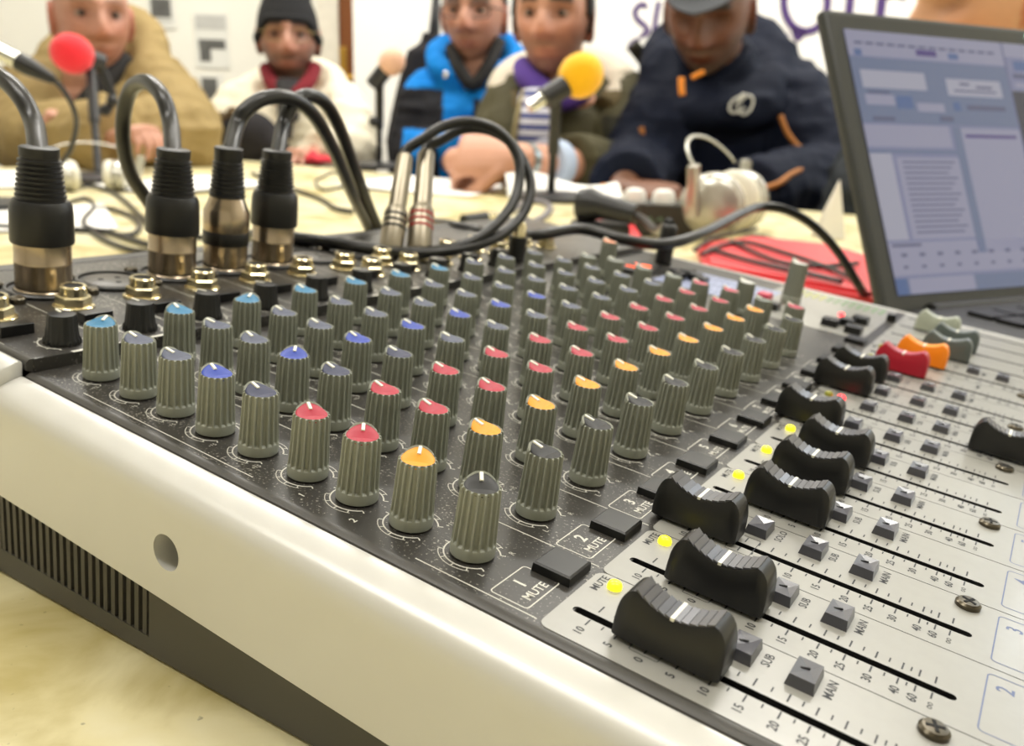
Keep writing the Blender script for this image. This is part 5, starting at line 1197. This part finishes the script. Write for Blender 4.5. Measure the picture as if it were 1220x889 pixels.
# ---- 6: bare-headed person in profile beyond the laptop
e = Y_(1158, 6, 1.27)
A6 = Person('short haired person in profile beyond the laptop, dark jacket', e, Vector((-1, -.18, -.12)), up, tone=(200, 152, 114), hs=1.02)
A6.joints(Vector((e.x + .085, 1.33, .135)), Vector((e.x - .0, 1.50, .07)), Vector((e.x + .27, 1.27, .07)), Vector((e.x + .0, 1.46, -.06)), Vector((e.x + .26, 1.16, -.06)), Vector((e.x + .03, 1.27, .06)), Vector((e.x + .12, 1.17, .06)), Vector((e.x + .17, 1.50, -.30)), Vector((e.x + .13, 1.43, -.08)))
A6.body([(A6.wr[0], Vector((.3, -1, -.05)), up, 1, .35), (A6.wr[1], Vector((-.6, -.8, -.05)), up, -1, .35)], skull((150, 120, 98), .5))
A6.garment('jacket', lambda co: np.repeat(L3((40, 44, 48))[None, :], len(co), 0), extra=lambda mb: hoodring(A6, mb, .09, .085, .0, .04, .02, .03, -80, 260), stop=.95)
q = MB(); head_shell(q, A6.X, lambda p: (p.y < .0 and p.z > -.03) or p.z > .06, .006, 64, 60); q.build('hair', mat('hair_dark_grey', (58, 52, 48), .8, var=.3, scale=300, bump=.5), A6.o, 1, 180)
A6.trousers((50, 50, 60))
# ------------------------------------------------------------------ behind the people
# white event banner with purple lettering
BY = 2.98
b0, b1 = atY(421, 60, BY).x, XR - .08
bn = empty('event_banner', ((b0 + b1) / 2, BY, ZF)); bpy.context.view_layer.update(); tag(bn, 'wide white banner with large purple lettering behind the people', 'banner')
M_ban = mat('banner_white', (244, 241, 234), .75, var=.015, scale=3)
MB().box(b0 - bn.location.x, b1 - bn.location.x, 0, .006, .12, 1.95).build('banner_sheet', M_ban, bn)
for x in (b0 + .01, b1 - .01): MB().tube([(x - bn.location.x, .015, .0), (x - bn.location.x, .015, 2.0)], .012, 10).build('banner_pole', M_chrome, bn, 1, 40)
MB().tube([(b0 - bn.location.x, .015, 1.965), (b1 - bn.location.x, .015, 1.965)], .012, 10).build('banner_rail', M_chrome, bn, 1, 40)
for x in (b0 + .01, b1 - .01): MB().box(x - bn.location.x - .02, x - bn.location.x + .02, -.16, .19, 0, .02, bev=.004).build('banner_foot', M_chrome, bn)
M_pur = mat('purple_print', (76, 50, 110), .6, var=.04)
def stroke(name, pts, wpx, closed=False, sub=8):
    P_ = spline([atY(x, y, BY - .003) for x, y in pts], sub); wd = wpx / FPX * BY / 2; q = MB(); rg = []
    for i, p in enumerate(P_):
        t = (P_[min(i + 1, len(P_) - 1)] - P_[max(i - 1, 0)]).normalized(); nrm = Vector((-t.z, 0, t.x)); rg.append((p + nrm * wd, p - nrm * wd))
    iv = bn.matrix_world.inverted(); vs = []
    for a, c in rg:
        for o_ in (-.001, .001): vs += [iv @ (Vector((a.x, BY - .002, a.z)) + Vector((0, o_, 0))), iv @ (Vector((c.x, BY - .002, c.z)) + Vector((0, o_, 0)))]
    fs = []
    for i in range(len(rg) - 1):
        a = 4 * i; c = a + 4; fs += [(a, a + 1, c + 1, c), (a + 2, c + 2, c + 3, a + 3), (a, c, c + 2, a + 2), (a + 1, a + 3, c + 3, c + 1)]
    return q.add(vs, fs).build(name, M_pur, bn)
stroke('letter', [(771, 8), (764, 5), (757, 12), (759, 22), (768, 30), (772, 38), (764, 42)], 5)
stroke('letter', [(785, 2), (782, 18), (779, 40)], 5)
stroke('letter', [(800, -30), (797, 0), (794, 30)], 5)
stroke('letter', [(903, -30), (897, -10), (895, 0), (900, 14)], 7)
ring_ = [(960 + 26 * math.cos(R_(a)), 2 + 36 * math.sin(R_(a))) for a in range(95, 95 + 361, 30)]
stroke('letter', ring_, 8); stroke('letter', [(946, 34), (950, 46), (958, 38)], 6)
stroke('letter', [(1016, -40), (1014, -10), (1011, 22)], 9)
stroke('letter', [(1056, -40), (1052, -10), (1048, 24)], 10); stroke('letter', [(1052, -4), (1066, -8), (1080, -4)], 9)
stroke('letter', [(1196, 14), (1212, 18), (1240, 14), (1260, 4)], 12)
stroke('letter', [(1210, -20), (1216, 0), (1212, 16)], 9)
stroke('underline', [(915, 60), (925, 50), (940, 40)], 2.2); stroke('underline', [(748, 60), (752, 50), (765, 44)], 2)
# papers with pictures pinned on the back wall
M_pic = mat('printed_picture', (92, 92, 90), .6, var=.75, scale=22); M_txt = mat('printed_grey', (190, 190, 186), .6, var=.1)
def poster(x0, y0, x1, y1, label, pics=(), bars=()):
    a, c = atY(x0, y0, YB - .006), atY(x1, y1, YB - .006); o = empty('wall_poster', ((a.x + c.x) / 2, YB - .002, c.z)); bpy.context.view_layer.update(); tag(o, label, 'poster', 'printed sheets on the back wall')
    w_ = abs(c.x - a.x); h_ = abs(a.z - c.z)
    MB().box(-w_ / 2, w_ / 2, -.003, 0.0, 0, h_).build('sheet', mat('poster_paper', (226, 226, 220), .7, var=.02), o)
    for px0, py0, px1, py1 in pics: MB().box(-w_ / 2 + w_ * px0, -w_ / 2 + w_ * px1, -.0042, -.003, h_ * (1 - py1), h_ * (1 - py0)).build('picture', M_pic, o)
    for px0, py0, px1, py1 in bars: MB().box(-w_ / 2 + w_ * px0, -w_ / 2 + w_ * px1, -.0042, -.003, h_ * (1 - py1), h_ * (1 - py0)).build('text_block', M_txt, o)
poster(174, -12, 210, 34, 'printed sheet with one dark portrait picture at its top', [(.12, .2, .85, .72)], [(.1, .78, .9, .84)])
poster(230, 14, 274, 82, 'printed sheet with grey heading and two small dark pictures', [(.1, .48, .9, .65), (.12, .65, .45, .88)], [(.05, .05, .95, .3)])
poster(236, 88, 268, 132, 'printed sheet with one grey picture beside the cream coat', [(.12, .1, .75, .8)], [(.1, .86, .9, .92)])
# dark coat and bag hanging on a stand beside the banner
cs = empty('coat_stand', Vector((Y_(511, 60, 2.72).x, 2.72, ZF))); bpy.context.view_layer.update(); tag(cs, 'black coat stand beside the blue padded jacket', 'coat stand')
MB().tube([(0.02, 0, .02), (0.02, 0, 1.62)], .012, 12).build('pole', M_mic, cs, 1, 40)
MB().lathe([(.16, 0), (.16, .015), (.03, .03)], 28).build('base', M_mic, cs, 1, 40)
for a in (20, 140, 260): MB().tube([(0.02, 0, 1.55), (.02 + .06 * math.cos(R_(a)), .06 * math.sin(R_(a)), 1.58), (.02 + .09 * math.cos(R_(a)), .09 * math.sin(R_(a)), 1.63)], .006, 8).build('hook', M_mic, cs, 1, 40)
mb = MB(); bp = [Y_(514, 40, 2.60), Y_(509, 60, 2.60), Y_(503, 90, 2.60), Y_(496, 130, 2.61), Y_(490, 175, 2.62), Y_(486, 215, 2.63)]
hc_ = empty('hanging_coat', bp[-1]); bpy.context.view_layer.update(); tag(hc_, 'dark coat hanging in folds behind the blue padded jacket', 'coat')
mb.tube(in_root(hc_, spline(bp, 5)), [.03] * 5 + [.05] * 5 + [.06] * 5 + [.07] * 5 + [.075] * 6, 16, flat=.8)
for s_ in (-.03, .03): mb.tube(in_root(hc_, [p + Vector((s_, -.03, 0)) for p in spline(bp[1:5], 4)]), [.02 + .002 * k for k in range(13)], 10)
me = remesh(mb, .008, 2); paint(me, lambda co: np.repeat(L3((36, 34, 36))[None, :], len(co), 0)); link('coat_body', me, M_cloth_, hc_)
MB().tube(in_root(hc_, [bp[0], Y_(516, 20, 2.60), Y_(518, 0, 2.62), Y_(519, -60, 2.66)]), .008, 8).build('hanging_loop', M_mic, hc_, 1, 180)
